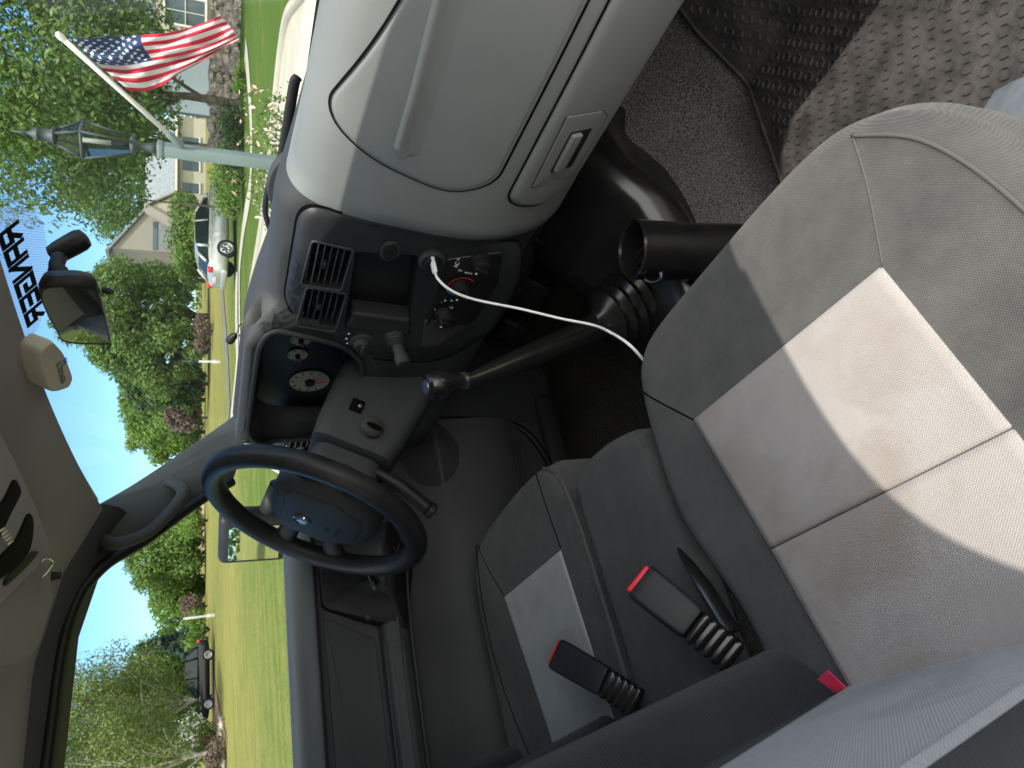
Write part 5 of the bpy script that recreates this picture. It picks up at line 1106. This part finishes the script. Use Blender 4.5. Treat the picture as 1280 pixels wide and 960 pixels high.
# ---- shift lever with rubber boot
sb = P(742, 412, x=-.02); s1 = P(722, 420, x=-.02); sk = P(553, 480, x=-.02)
lever = tube('shift_lever', cat([P(770, 395, x=-.01), s1, P(650, 450, x=-.02), P(600, 470, x=-.02), P(578, 476, x=-.02)], 6), [.029-.0185*min(1, i/20) for i in range(25)], M['gloss'], T, seg=14)
dv = (sk-P(600, 470, x=-.02)).normalized()
lathe('shift_knob', [(.010, -.030), (.0125, -.026), (.0125, -.020), (.018, -.012), (.0225, .004), (.0225, .014), (.019, .022), (.012, .026), (.004, .027)], sk, dv, M['gloss'], lever, seg=28)
lathe('knob_collar', [(.0105, 0), (.013, .001), (.013, .006), (.0105, .007)], P(583, 475, x=-.02), dv, M['steel'], lever, seg=20)
lathe('knob_cap', [(.011, 0), (.0105, .0015), (.004, .002)], sk+dv*.0265, dv, M['steel'], lever, seg=20)
ax_ = (P(722, 420, x=-.02)-P(812, 372, x=.015)).normalized(); b0 = P(806, 374, x=.015)
pr = [(.086, -.01), (.084, 0)]
for i in range(5):
    z_ = .006+i*.0185; R_ = .076-.0062*i; pr += [(R_-.007, z_), (R_, z_+.004), (R_+.001, z_+.008), (R_-.008, z_+.014)]
pr += [(.026, .105), (.020, .112)]
autosm(mesh('lever_boot', *lathe_vf(pr, b0, ax_, 36), M['gloss'], lever), 70)
# ---- cup holder console on the tunnel
con = [ (.80, .0), ]
def cs(cy, zt, xl, xr, zb=.56): return (cy, zt, xl, xr, zb)
secs = []
for yy, zt, xl, xr in ((1.02, .70, -.05, .14), (.96, .80, -.07, .185), (.88, .835, -.075, .205), (.80, .815, -.07, .205), (.72, .745, -.065, .20), (.64, .69, -.055, .17), (.56, .665, -.045, .14), (.44, .655, -.04, .12), (.36, .64, -.03, .11)):
    secs.append([V((p.x, yy, p.y)) for p in roundpoly([(xl, .50), (xr-.10, .50), (xr-.075, zt-.15), (xr-.004, zt-.07), (xr-.02, zt), (xl, zt)], [.01, .01, .03, .03, .03, .05], 6)])
console = lofts('tunnel_console', secs, M['gloss'], T)
cupc = P(791, 312, z=.775)
lathe('cup_holder', [(.048, -.22), (.0435, -.10), (.0445, -.010), (.0455, 0), (.0425, .003), (.0385, 0), (.0375, -.06), (.036, -.10), (.005, -.10)], cupc, (-.12, .05, 1), M['gloss'], console, seg=40)
for i in range(3): box('cup_rib', cupc+V((-.015, -.012+.012*i, -.055)), (.03, .002, .06), M['black'], console, bev=.0005)
tube('cup_tab', cat([P(806, 349, z=.765), P(815, 353, z=.76), P(826, 349, z=.755), P(826, 340, z=.755)], 5), .0035, M['gloss'], console, seg=8)

# ---- seats
def cushion(name, outline, zt, m, parent, r=.04, drop=.20, sub=6, crown=.004, rings=9, tilt=0.0, y0=.2):
    poly = [V((p.x, p.y)) for p in cat([(a, b, 0) for a, b in outline], sub, closed=True)]
    zf = lambda x, y: zt+tilt*(y-y0)
    lv = [(-.002, -drop), (-.008, -drop*.6), (-.006, -r*1.25)]+[(r*(1-cos(a)), -r*(1-sin(a))) for a in [pi/2*i/6 for i in range(7)]]
    rg = [[V((p.x, p.y, zf(p.x, p.y)+h)) for p in inset(poly, d)] for d, h in lv]; base = inset(poly, r); c = sum(base, V((0, 0)))/len(base)
    for k in range(1, rings):
        t = k/rings; rg.append([V((*(p.lerp(c, t)), 0)) for p in base])
        rg[-1] = [V((q.x, q.y, zf(q.x, q.y)+crown*sin(pi/2*t))) for q in rg[-1]]
    vs = [p for q in rg for p in q]; n = len(poly); fs = [(i*n+k, i*n+(k+1) % n, (i+1)*n+(k+1) % n, (i+1)*n+k) for i in range(len(rg)-1) for k in range(n)]
    ci = len(vs); vs.append(V((c.x, c.y, zf(c.x, c.y)+crown))); L = (len(rg)-1)*n; fs += [(L+k, L+(k+1) % n, ci) for k in range(n)]
    o = mesh(name, vs, fs, m, parent)
    o['poly'] = 0; del o['poly']
    return o, poly, zf
def panel_on(name, poly, zf, m, parent, lift=.002, sag=0, n=28, edge=.0035):
    """quad panel (4 corners, order FL, FR, RR, RL) laid as a stitched insert"""
    A, B, C, D = [V(p) for p in poly]
    vs = []
    pr_ = [0, .010]+lin(.04, .96, n-3)+[.990, 1]
    for i in range(n+1):
        for j in range(n+1):
            s, t = pr_[i], pr_[j]; p = (A*(1-s)+B*s)*(1-t)+(D*(1-s)+C*s)*t; e = min(s, 1-s, t, 1-t)
            vs.append(V((p.x, p.y, zf(p.x, p.y)+(lift if e > 0 else -.003)-sag*sin(pi*s)*sin(pi*t))))
    return mesh(name, vs, [(i*(n+1)+j, i*(n+1)+j+1, (i+1)*(n+1)+j+1, (i+1)*(n+1)+j) for i in range(n) for j in range(n)], m, parent)
def stitch(name, pts, zf, m, parent, r=.0022, dz=.003):
    c = cat([(a, b, 0) for a, b in pts], 8); return tube(name, [V((p.x, p.y, zf(p.x, p.y)+dz)) for p in c], r, m, parent, seg=6)
# passenger seat
ol = [(.150, .44), (.20, .462), (.33, .468), (.47, .468), (.545, .452), (.60, .405), (.635, .33), (.655, .22), (.66, .06), (.64, -.10), (.40, -.14), (.22, -.12), (.185, -.04), (.172, .08), (.120, .22), (.118, .33), (.128, .40)]
ps, pp_, zf1 = cushion('passenger_seat', ol, .832, M['fab'], T, r=.035, drop=.19, crown=.0)
ps['label'] = 'passenger seat with pale stained centre and pink tag'
ins = panel_on('seat_insert', [(.222, .310), (.512, .304), (.535, .135), (.262, .138)], zf1, M['ins'], ps, lift=.0035, n=20)
insb = panel_on('seat_insert', [(.262, .1385), (.535, .1355), (.562, -.10), (.310, -.10)], zf1, M['ins'], ps, lift=.0035, n=20)
stitch('seat_piping', [(.548, .424), (.592, .368), (.618, .28), (.630, .15), (.63, 0)], lambda x, y: .8325, M['pipe'], ps, r=.0022, dz=.0)
stitch('seat_seam', [(.222, .310), (.150, .39), (.118, .45)], zf1, M['void'], ps, r=.0012, dz=-.0)
stitch('seat_seam', [(.512, .304), (.535, .37), (.548, .422)], zf1, M['pipe'], ps, r=.0013, dz=.000)
# plastic side shield by the door
q = [V((x_, y_, z_)) for x_, y_, z_ in ((.60, .435, .66), (.655, .40, .66), (.70, .30, .66), (.715, .1, .66), (.71, -.1, .66))]
tc_ = cat([(.615, .428, .72), (.665, .37, .765), (.69, .27, .785), (.70, .10, .79), (.70, -.10, .79)], 6); n = len(tc_)
vs = []
for p in tc_:
    for dx, dz_ in ((-.05, -.010), (-.025, .004), (.0, .0), (.012, -.02), (.018, -.12)): vs.append(p+V((dx, dx*.5, dz_)))
mesh('side_shield', vs, [(i*5+k, i*5+k+1, i*5+5+k+1, i*5+5+k) for i in range(n-1) for k in range(4)], M['trim'], ps)
# passenger backrest: lofted shells, side bolsters and pale centre
def backrest(name, x0, x1, m, parent, rail_=.04, ins_m=None, ix=(0, 0), ybase=0, ztop=1.42, lean=.20, bol=.055, bw=.085, z0=.70, bolr=None):
    NX, NZ = 110, 70
    def ysurf(x, z):
        yb = ybase-(z-.83)*lean*(1 if z > .83 else .2)
        eL = max(0, 1-(x-x0)/bw); eR = max(0, 1-(x1-x)/bw); e = max(sin(min(1, eL*1.0)*pi)*.0, 0)
        bl_ = sin(pi*min(1, max(0, (x-x0)/bw/1.6)))**.8 if x-x0 < bw*1.6 else 0; br_ = sin(pi*min(1, max(0, (x1-x)/bw/1.6)))**.8 if x1-x < bw*1.6 else 0
        kz = min(1, max(0, (z-.70)/.12))*min(1, max(0, (ztop-z)/.2))
        return yb+kz*max(bol*bl_, (bolr if bolr is not None else bol)*br_)
    vs = []
    for i in range(NX+1):
        x = x0+(x1-x0)*i/NX
        for j in range(NZ+1):
            z = z0+(ztop-z0)*j/NZ; y = ysurf(x, z); ed = min(x-x0, x1-x, ztop-z); rr = .045
            if ed < rr: y -= rr-sqrt(max(0, rr*rr-(rr-ed)**2))
            vs.append(V((x, y, z)))
    k = len(vs)
    for i in range(NX+1):
        x = x0+(x1-x0)*i/NX
        for j in range(NZ+1):
            z = z0+(ztop-z0)*j/NZ; vs.append(V((x, ybase-.15-(z-.83)*lean, z)))
    n = NZ+1; fs = []
    for i in range(NX):
        for j in range(NZ): a = i*n+j; fs.append((a, a+1, a+n+1, a+n)); fs.append((k+a, k+a+n, k+a+n+1, k+a+1))
    for j in range(NZ): fs.append((j, k+j, k+j+1, j+1)); a = NX*n+j; fs.append((a, a+1, k+a+1, k+a))
    for i in range(NX): a = i*n; fs.append((a, a+n, k+a+n, k+a)); a = i*n+NZ; fs.append((a, k+a, k+a+n, a+n))
    o = mesh(name, vs, fs, m, parent)
    if ins_m:
        vs = []; n1, n2 = 50, 70
        for i in range(n1+1):
            for j in range(n2+1):
                s, t = i/n1, j/n2; z = .76+(ztop-.06-.76)*t
                xl = ix[0]+(.10*t if name == 'backrest' and bolr is not None else -.03*t); xr = ix[1]+.01*t; x = xl+(xr-xl)*s; e = min(s*n1, (1-s)*n1, t*n2, (1-t)*n2); vs.append(V((x, ysurf(x, z)+(.006 if e > .5 else -.001), z)))
        mesh(name+'_insert', vs, [(i*(n2+1)+j, i*(n2+1)+j+1, (i+1)*(n2+1)+j+1, (i+1)*(n2+1)+j) for i in range(n1) for j in range(n2)], ins_m, parent)
    return o
br = backrest('backrest', .135, .665, M['fabk'], ps, ins_m=M['ins3'], ix=(.275, .535), ybase=-.004, lean=.17, bol=.055, bolr=.010, bw=.085, ztop=1.36)
lathe('headrest_post', [(.006, 0), (.006, .08)], (.32, -.17, 1.34), (0, -.2, 1), M['chrome'], ps, seg=10); lathe('headrest_post', [(.006, 0), (.006, .08)], (.46, -.17, 1.34), (0, -.2, 1), M['chrome'], ps, seg=10)
# pink tag at the seam
ta, tb, tc2, td = P(1034, 838, z=.842), P(1064, 866, z=.838), P(1046, 868, z=.832), P(1018, 852, z=.836)
tg = mesh('tag', [ta, tb, tc2, td]+[p+V((0, 0, -.0012)) for p in (ta, tb, tc2, td)], [(0, 1, 2, 3), (7, 6, 5, 4), (0, 4, 5, 1), (1, 5, 6, 2), (2, 6, 7, 3), (3, 7, 4, 0)], M['pink'], ps, smooth=False)
ed_ = (tb-ta).normalized(); nd_ = (td-ta); nd_ = (nd_-ed_*nd_.dot(ed_)).normalized()
for i in range(3):
    a = ta+ed_*.006+nd_*(.004+.0035*i)+V((0, 0, .0006)); tube('tag_print', [a, a+ed_*(.020-.004*i)], .0004, M['redp'], tg if False else ps, seg=4)
# driver seat with joined centre section
ol2 = [(-.585, .40), (-.52, .435), (-.40, .448), (-.28, .452), (-.19, .442), (-.142, .41), (-.118, .34), (-.105, .2), (-.095, .0), (-.10, -.12), (-.4, -.14), (-.57, -.10), (-.60, .05), (-.615, .25), (-.61, .34)]
ds_, p2, zf2 = cushion('driver_seat', ol2, .832, M['fab2'], T, r=.035, drop=.22, crown=.0)
ds_['label'] = "driver's seat, dark sides and pale grey centre"
panel_on('seat_insert', [(-.446, .288), (-.178, .290), (-.098+.0, .03), (-.342, .03)], zf2, M['ins2'], ds_, lift=.0035, n=16) if False else None
panel_on('seat_insert', [(-.446, .288), (-.178, .290), (-.130, -.10), (-.335, -.10)], zf2, M['ins2'], ds_, lift=.002, n=20)
for i in range(2): stitch('seat_piping', [(-.19+.0045*i, .436), (-.150+.0045*i, .405), (-.126+.0045*i, .34), (-.112+.0045*i, .2), (-.104+.0045*i, .0)], lambda x, y: .822, M['pipe'], ds_, r=.0022, dz=0)
stitch('seat_seam', [(-.446, .288), (-.50, .36), (-.53, .42)], zf2, M['void'], ds_, r=.0012, dz=0); stitch('seat_seam', [(-.178, .290), (-.19, .36), (-.20, .43)], zf2, M['void'], ds_, r=.0012, dz=0)
stitch('seat_seam', [(-.54, .42), (-.565, .30), (-.545, .15), (-.46, -.02)], zf2, M['void'], ds_, r=.0014, dz=0)
ol3 = [(-.098, .365), (-.04, .385), (.02, .38), (.085, .362), (.112, .33), (.112, .22), (.135, .10), (.15, 0), (.15, -.12), (-.08, -.12), (-.088, .1), (-.098, .25)]
cs3, p3, zf3 = cushion('centre_seat', ol3, .826, M['fab2'], T, r=.018, drop=.16, crown=.0); cs3['label'] = 'narrow dark centre seat between the two others'
# driver and centre backrests
backrest('backrest', -.62, -.11, M['fabk'], ds_, ins_m=M['ins2'], ix=(-.47, -.22), ybase=-.005, lean=.22, bol=.045, bw=.08, ztop=1.36)
backrest('backrest', -.10, .128, M['fabk'], cs3, ybase=-.03, lean=.22, bol=.02, bw=.05, ztop=1.30)
# carpet strip between seats
box('seat_gap_carpet', (.165, .02, .795), (.05, .26, .03), M['carpet_dark'], T, bev=.01)
# buckles
def buckle(a, b, e, wv, parent=T):
    """a: button end, b: body end, e: stalk end"""
    ax = (a-b).normalized(); R = frame(ax, wv); L = (a-b).length; w2, t2 = .0215, .0105
    root = None; secs = []
    for s, ww, tt in ((0, .82, .80), (.06, .9, .95), (.4, .96, 1), (.85, 1, 1), (.97, 1, .95), (1.0, .95, .85)):
        c = b+ax*(L*s); secs.append([c+R@V((p.x, p.y, 0)) for p in roundpoly([(-w2*ww, -t2*tt), (w2*ww, -t2*tt), (w2*ww, t2*tt), (-w2*ww, t2*tt)], .005, 3)])
    body = lofts('seat_belt_buckle', secs, M['black'], parent)
    box('release_button', a+ax*.001, (w2*1.66, t2*1.25, .010), M['red'], body, rot=R, bev=.002)
    box('button_end', a-ax*.004+R@V((0, -t2*.0, 0)), (w2*1.98, t2*1.5, .006), M['gloss'], body, rot=R, bev=.0015)
    for s in (-.75, .75): lathe('rivet', [(.0022, 0), (.002, .001), (.0005, .0014)], b+ax*.008+R@V((w2*s, t2*.98, 0)), R@V((0, 1, 0)), M['chrome'], body, seg=10)
    ax2 = (b-e).normalized(); R2 = frame(ax2, wv); n = 5; L2 = (b-e).length; pr_ = []
    secs = []
    for i in range(n):
        for s, k in ((0, .78), (.25, .98), (.7, .98), (.95, .78)):
            c = e+ax2*(L2*(i+s)/n); secs.append([c+R2@V((p.x, p.y, 0)) for p in roundpoly([(-w2*k*.9, -t2*k*.92), (w2*k*.9, -t2*k*.92), (w2*k*.9, t2*k*.92), (-w2*k*.9, t2*k*.92)], .004, 3)])
    lofts('buckle_stalk', secs, M['gloss'], body)
    return body
bk1 = buckle(P(801, 727, z=.915), P(866, 780, z=.885), P(917, 822, z=.848), _rt*.55-_U*.83)
bk2 = buckle(P(697, 818, z=.905), P(757, 853, z=.878), P(798, 880, z=.855), _rt*.75-_U*.6)
bk1['label'] = 'larger seat belt buckle with red button, in front of the passenger backrest'; bk2['label'] = 'seat belt buckle with red button over the pale driver seat'
v, f = tube_vf(cat([P(848, 685, z=.835), P(872, 720, z=.842), P(897, 760, z=.84), P(915, 790, z=.84)], 5), [.002, .004, .006, .008, .009, .010, .011, .012, .012, .012, .012, .012, .012, .012, .012, .012], 8, flat=.35); mesh('belt_webbing', v, f, M['gloss'], T)

# ---- interior mirror
mb = V((.0, 0, 0)); YM = .47
mp = lambda ix, iy, y=YM: P(ix, iy, y=y)
# corners of the glass as seen (counter-clockwise in the photograph)
gcor = [P(52, 367, y=.46), P(111, 362, y=.46), P(124, 372, y=.455), P(135, 424, y=.515), P(130, 428, y=.52), P(84, 425, y=.52), P(72, 412, y=.505), P(54, 378, y=.47)]
nrm = V((-.36, -.93, -.10)).normalized()
gc = P(95, 394, y=.50)
def fl2(p): return p-nrm*(p-gc).dot(nrm)
gcor = [P(a, b, p=gc, n=nrm) for a, b in ((52, 367), (80, 358), (111, 360), (123, 371), (136, 424), (131, 428), (84, 426), (72, 413))]
gs = cat(gcor, 4, closed=True); n = len(gs)
def off(sc_, h): return [gc+(p-gc)*sc_+nrm*h for p in gs]
rg = [off(.99, .0), off(1.04, .0015), off(1.07, -.002), off(1.07, -.008), off(.95, -.017), off(.5, -.024)]
vs = [p for q in rg for p in q]; fs = [(i*n+k, i*n+(k+1) % n, (i+1)*n+(k+1) % n, (i+1)*n+k) for i in range(5) for k in range(n)]; ci = len(vs); vs.append(gc-nrm*.025); fs += [(5*n+k, 5*n+(k+1) % n, ci) for k in range(n)]
rvm = autosm(mesh('rear_view_mirror', vs, fs, M['black'], T), 50)
MN = nrm
g_ = off(.995, .0008); mesh('mirror_glass', g_+[gc+nrm*.0008], [(k, (k+1) % n, n) for k in range(n)], M['mirror'], rvm, smooth=False)
lathe('dip_lever', [(.003, 0), (.0035, .006), (.002, .010)], P(128, 362, p=gc-nrm*.012, n=nrm), (0, -.3, -1), M['black'], rvm, seg=12)
m1 = P(72, 338, y=.54); m2 = P(74, 322, y=.56); m0 = P(82, 300, y=.565)
tube('mirror_arm', cat([gc-nrm*.02, m1, m2], 6), [.0095]*7+[.0075]*6, M['black'], rvm, seg=14)
ms0 = P(68, 318, y=.58); ms1 = P(97, 302, y=.59); dm = (ms1-ms0).normalized()
lathe('mirror_mount', [(.006, -.004), (.010, -.002), (.0115, .006), (.012, .02), (.012, .030), (.010, .036), (.004, .038)], ms0, dm, M['black'], rvm, seg=24)
# ---- toll transponder on the glass
tp_ = [P(45, 432, y=.565), P(63, 421, y=.585), P(76, 432, y=.57), P(90, 478, y=.55), P(69, 489, y=.53), P(54, 481, y=.53)]
tpn = (tp_[3]-tp_[0]).cross(tp_[4]-tp_[1]).normalized()
if tpn.y > 0: tpn = -tpn
tcn = P(68, 458, y=.55); tpn = (WSN*.8+tpn*.2).normalized()
base = [P(a, b, p=tcn, n=tpn) for a, b in ((46, 437), (62, 423), (77, 440), (89, 472), (84, 484), (66, 490), (56, 484), (48, 460))]
bs = [V((0, 0, 0))]*0
for i_ in range(8):
    a_, b_, c_ = base[i_-1], base[i_], base[(i_+1) % 8]
    for t_ in (0, .25, .5, .75, 1): bs.append((1-t_)**2*a_.lerp(b_, .72)+2*t_*(1-t_)*b_+t_*t_*b_.lerp(c_, .28))
n = len(bs); bc = sum(bs, V((0, 0, 0)))/n
rg = [[bc+(p-bc)*k-(-tpn)*h for p in bs] for k, h in ((1.0, -.022), (1.02, -.006), (1.0, .0), (.93, .004), (.5, .005))]
vs = [p for q in rg for p in q]; fs = [(i*n+k, i*n+(k+1) % n, (i+1)*n+(k+1) % n, (i+1)*n+k) for i in range(4) for k in range(n)]+[tuple(range(n))]; ci = len(vs); vs.append(bc+tpn*.005); fs += [(4*n+k, 4*n+(k+1) % n, ci) for k in range(n)]
tr_ = empty('toll_transponder', tuple(bc)); tag(tr_, 'small cream plastic toll box stuck high on the windshield left of the mirror', 'toll transponder')
vs = [p-bc for p in vs]; autosm(mesh('case', vs, fs, M['ivory'], tr_), 45)
tax = (P(86, 452, p=tcn, n=tpn)-P(72, 472, p=tcn, n=tpn)).normalized()
# its printing runs along the long side
lngs = (P(86, 478, p=tcn, n=tpn)-P(76, 440, p=tcn, n=tpn)).normalized(); TB_ = Matrix((lngs, tpn.cross(lngs), tpn)).transposed()
text('case_print', 'E-ZPASS', P(76, 466, p=tcn+tpn*.006, n=tpn)-bc, TB_, .011, M['dash'], tr_, ext=.0003); text('case_print', 'N', P(81, 452, p=tcn+tpn*.006, n=tpn)-bc, TB_, .012, M['bluep'], tr_, ext=.0003)
# ---- driver's sun visor and its organiser
VZ = 1.566
def vs3(pts, z0=VZ): return [P(a, b, z=z0) for a, b in pts]
vpoly = cat(vs3([(-30, 520), (2, 560), (28, 612), (50, 665), (58, 695), (61, 735), (52, 775), (38, 815), (18, 831), (-5, 828), (-60, 800), (-90, 650)]), 4, closed=True)
cc = sum(vpoly, V((0, 0, 0)))/len(vpoly)
pad('sun_visor', [V((p.x, p.y)) for p in vpoly], lambda a, b, h: V((a, b, VZ-h+.02*0)), M['headliner'], T, r=.008, h=.008, depth=.010, rings=5)
og = empty('visor_organizer', tuple(cc)); tag(og, 'beige organiser with wide black straps wrapped round the driver sun visor', 'visor organizer')
op = [P(a, b, z=VZ-.012) for a, b in ((-30, 515), (0, 560), (22, 606), (44, 655), (54, 690), (40, 712), (15, 735), (-20, 760), (-80, 640))]
ops = [V((p.x, p.y)) for p in cat(op, 3, closed=True)]
def onv(a, b, h): return V((a, b, VZ-.012-h))-cc
pad('panel', ops, onv, M['headliner'], og, r=.004, h=.006, depth=.004, rings=4)
def strap(nm, pts, h, m):
    q = [P(a, b, z=VZ-.02) for a, b in pts]; pad(nm, [V((p.x, p.y)) for p in cat(q, 4, closed=True)], onv, m, og, r=.0015, h=h, depth=-.004, rings=3)
strap('strap', [(-5, 636), (6, 624), (18, 600), (24, 606), (26, 618), (14, 642), (0, 672), (-8, 676)], .0085, M['void'])
strap('strap', [(-5, 704), (6, 690), (22, 672), (36, 642), (42, 654), (38, 686), (22, 708), (4, 722), (-8, 726)], .0085, M['void'])
strap('strap', [(8, 724), (20, 710), (40, 690), (48, 690), (40, 702), (20, 722), (8, 732)], .0085, M['decal'])
for i in range(5): a = P(1+i*2.2, 668+i*1.4, z=VZ-.024)-cc; b = P(9+i*1.2, 684+i*3, z=VZ-.024)-cc; tube('mesh_tab', [P(0+i*2.5, 664+i*4, z=VZ-.024)-cc, P(6+i*2.5, 660+i*4, z=VZ-.024)-cc], .0012, M['ivory'], og, seg=5)
v, f = tube_vf(cat([P(52, 702, z=VZ-.02)-cc, P(60, 698, z=VZ-.02)-cc, P(66, 704, z=VZ-.02)-cc, P(60, 714, z=VZ-.02)-cc, P(53, 722, z=VZ-.02)-cc], 4), .0018, 6); mesh('clip', v, f, M['chrome'], og)
pv0 = P(46, 722, z=VZ+.01); lathe('visor_pivot', [(.013, 0), (.013, .012), (.006, .02), (.005, .03)], pv0, (0, 0, -1), M['black'], T, seg=16)

# ---- rubber mat with raised hexagons
mt = empty('floor_mat', (.45, .72, .50)); tag(mt, 'dusty black rubber floor mat with raised hexagons in the passenger footwell', 'floor mat')
mo = V(mt.location)
ml = [(.245, .70), (.262, .82), (.28, .93), (.30, 1.05), (.36, 1.12), (.69, 1.12), (.695, .80), (.672, .60), (.655, .45), (.64, .30), (.25, .30), (.24, .5)]
mpoly = [V((p.x, p.y)) for p in cat([(a, b, 0) for a, b in ml], 5, closed=True)]
def msf(a, b, h): return V((a, b, max(.503, .503+max(0, b-.92)*.75)+h))-mo
pad('mat_sheet', mpoly, msf, M['rubber'], mt, r=.004, h=.004, depth=.004, rings=12)
tube('mat_rim', [msf(p.x, p.y, .004) for p in inset(mpoly, .006)], .004, M['rubber'], mt, seg=6, closed=True)
vs, fs = [], []; rnd = random.Random(8); sp = .0255
for r_ in range(34):
    for c_ in range(24):
        x_ = .235+c_*sp+(sp/2 if r_ % 2 else 0); y_ = .31+r_*sp*.866
        if not inpoly(x_, y_, inset(mpoly, .022)): continue
        i = len(vs); ro = .0094
        for rr, h in ((ro, .004), (ro-.0009, .0072), (ro-.0022, .0072), (ro-.0032, .0042)):
            for k in range(6): a = pi/3*k+pi/6; vs.append(msf(x_+rr*cos(a), y_+rr*sin(a), h))
        for q in range(3):
            for k in range(6): fs.append((i+q*6+k, i+q*6+(k+1) % 6, i+q*6+6+(k+1) % 6, i+q*6+6+k))
tag(mesh('hexagon_tread', vs, fs, M['rubber'], mt, smooth=False), kind=None)
# ---- wiper outside at the foot of the windshield
w0 = P(371, 100, y=1.16); w1 = P(340, 245, y=1.08)
wa = tube('wiper_blade', cat([P(372, 97, y=1.16), P(368, 104, y=1.16), P(362, 140, y=1.15), P(353, 195, y=1.14), P(342, 250, y=1.13)], 5), .010, M['black'], T, seg=8, flat=.6)
tube('wiper_arm', cat([P(356, 195, y=1.13), P(344, 212, y=1.12), P(334, 240, y=1.12), P(332, 268, y=1.12), P(342, 300, y=1.11)], 5), .006, M['black'], wa, seg=8)
pad('wiper_hinge_cover', [V((p.x, p.z)) for p in cat([P(358, 192, y=1.13), P(345, 198, y=1.13), P(336, 214, y=1.13), P(333, 234, y=1.13), P(341, 252, y=1.13), P(350, 240, y=1.13)], 4, closed=True)], lambda a, b, h: V((a, 1.125-h, b)), M['dash_dark'], wa, r=.004, h=.012, rings=3)
grid('cowl_panel', lambda u, v: (u, v, 1.20-.25*(v-1.1)), lin(-.72, .78, 8), lin(1.13, 1.45, 6), M['black'], T)
grid('bonnet', lambda u, v: (u, v, 1.055-.10*(v-1.4)-.05*((u-XC)/.75)**4), lin(-.76, .82, 12), lin(1.42, 2.4, 10), M['silver'], T, thick=.01)
# outside mirror seen through the driver's window
xm = -.86; mc = [P(276, 636, x=xm), P(277, 686, x=xm), P(362, 692, x=xm), P(362, 640, x=xm)]
mo_ = sum(mc, V((0, 0, 0)))/4
R_ = frame((.34, -1, .04), (1, .34, 0))
wm, hm = .165, .155; om = V((-.86, .60, 1.245))
v, f = box_vf(om, (wm, hm, .05), R_, .018, 3); sm = autosm(mesh('side_mirror', v, f, M['black'], T), 50)
v, f = box_vf(om+R_@V((0, 0, .0262)), (wm-.044, hm-.044, .002), R_); mesh('side_mirror_glass', v, f, M['mirror'], sm, smooth=False)
tube('mirror_bracket', [om+V((.05, .02, -.02)), V((-.72, .66, 1.20))], .02, M['black'], sm, seg=12)
# outer skin of the driver's door and wings so the truck is whole from outside
grid('door_skin', lambda u, v: (-.755-.03*sin(pi*(v-.45)/.8), u, v), lin(-.45, .88, 8), lin(.42, 1.17, 8), M['silver'], T, thick=.01)
grid('wing', lambda u, v: (-.775-.03*sin(pi*(v-.45)/.7), u, v), lin(.90, 2.45, 8), lin(.42, .98, 8), M['silver'], T, thick=.01)
grid('wing', lambda u, v: (.815+.03*sin(pi*(v-.45)/.7), u, v), lin(.90, 2.45, 8), lin(.42, .98, 8), M['silver'], T, thick=.01)
for x_ in (-.70, .76):
    w_ = mesh('wheel', *lathe_vf([(.2, -.11), (.34, -.11), (.36, -.06), (.36, .06), (.34, .11), (.2, .11)], (x_, 1.75, .36), (1, 0, 0), 28), M['tyre'], T); lathe('rim', [(.2, -.06), (.2, .09), (.05, .07)], (x_, 1.75, .36), (1 if x_ > 0 else -1, 0, 0), M['rim'], w_)
box('underbody', (XC, .7, .44), (1.45, 3.3, .08), M['void'], T)
# ---- charging cable
plug = P(541, 328, y=.685)
cable = empty('charging_cable', tuple(plug)); tag(cable, 'white charging cable plugged into the dash socket and running down to the passenger seat', 'charging cable')
pts = [P(543, 338, y=.672), P(547, 348, y=.655), P(558, 359, y=.64), P(574, 368, y=.63), P(600, 376, y=.62), P(650, 386, y=.60), (P(700, 398, y=.57)), P(740, 406, y=.54), P(762, 415, y=.50), P(790, 434, y=.455), P(820, 470, y=.43)]
c = cat([p-plug for p in pts], 6); tube('cord', c, .0021, M['white'], cable, seg=8)
d_ = (pts[0]-plug).normalized(); v, f = box_vf(V((0, 0, 0))+(P(542, 333, y=.678)-plug)*.7, (.011, .006, .026), frame((P(544, 342, y=.668)-plug).normalized(), (1, 0, 0)), .002); autosm(mesh('plug', v, f, M['white'], cable))
# ---- small clip microphone on the dash top
mc0 = P(291, 424, y=.80); mi_ = empty('clip_microphone', tuple(mc0)); tag(mi_, 'tiny black microphone clipped to the dash edge, with a thin wire', 'microphone')
a_ = P(286, 427, y=.80)-mc0; b_ = P(297, 415, y=.80)-mc0
lathe('capsule', [(.003, 0), (.0075, .002), (.008, .008), (.007, .02), (.004, .026), (.002, .03)], a_, (b_-a_), M['black'], mi_, seg=18)
v, f = joinm([tube_vf([P(300, 418, y=.80)-mc0, P(306, 426, y=.79)-mc0, P(309, 436, y=.785)-mc0], .003, 8), tube_vf([P(303, 411, y=.80)-mc0, P(307, 420, y=.79)-mc0], .0025, 8), box_vf(P(309, 436, y=.782)-mc0, (.012, .018, .008), bev=.002)]); mesh('clip', v, f, M['black'], mi_)
tube('wire', cat([P(297, 415, y=.80)-mc0, P(300, 406, y=.79)-mc0, P(312, 403, y=.775)-mc0, P(326, 400, y=.762)-mc0, P(338, 394, y=.75)-mc0, P(350, 385, y=.738)-mc0, P(360, 382, y=.722)-mc0], 6), .0011, M['black'], mi_, seg=6)
# the truck stands on the drive: nothing of it may stay without a parent
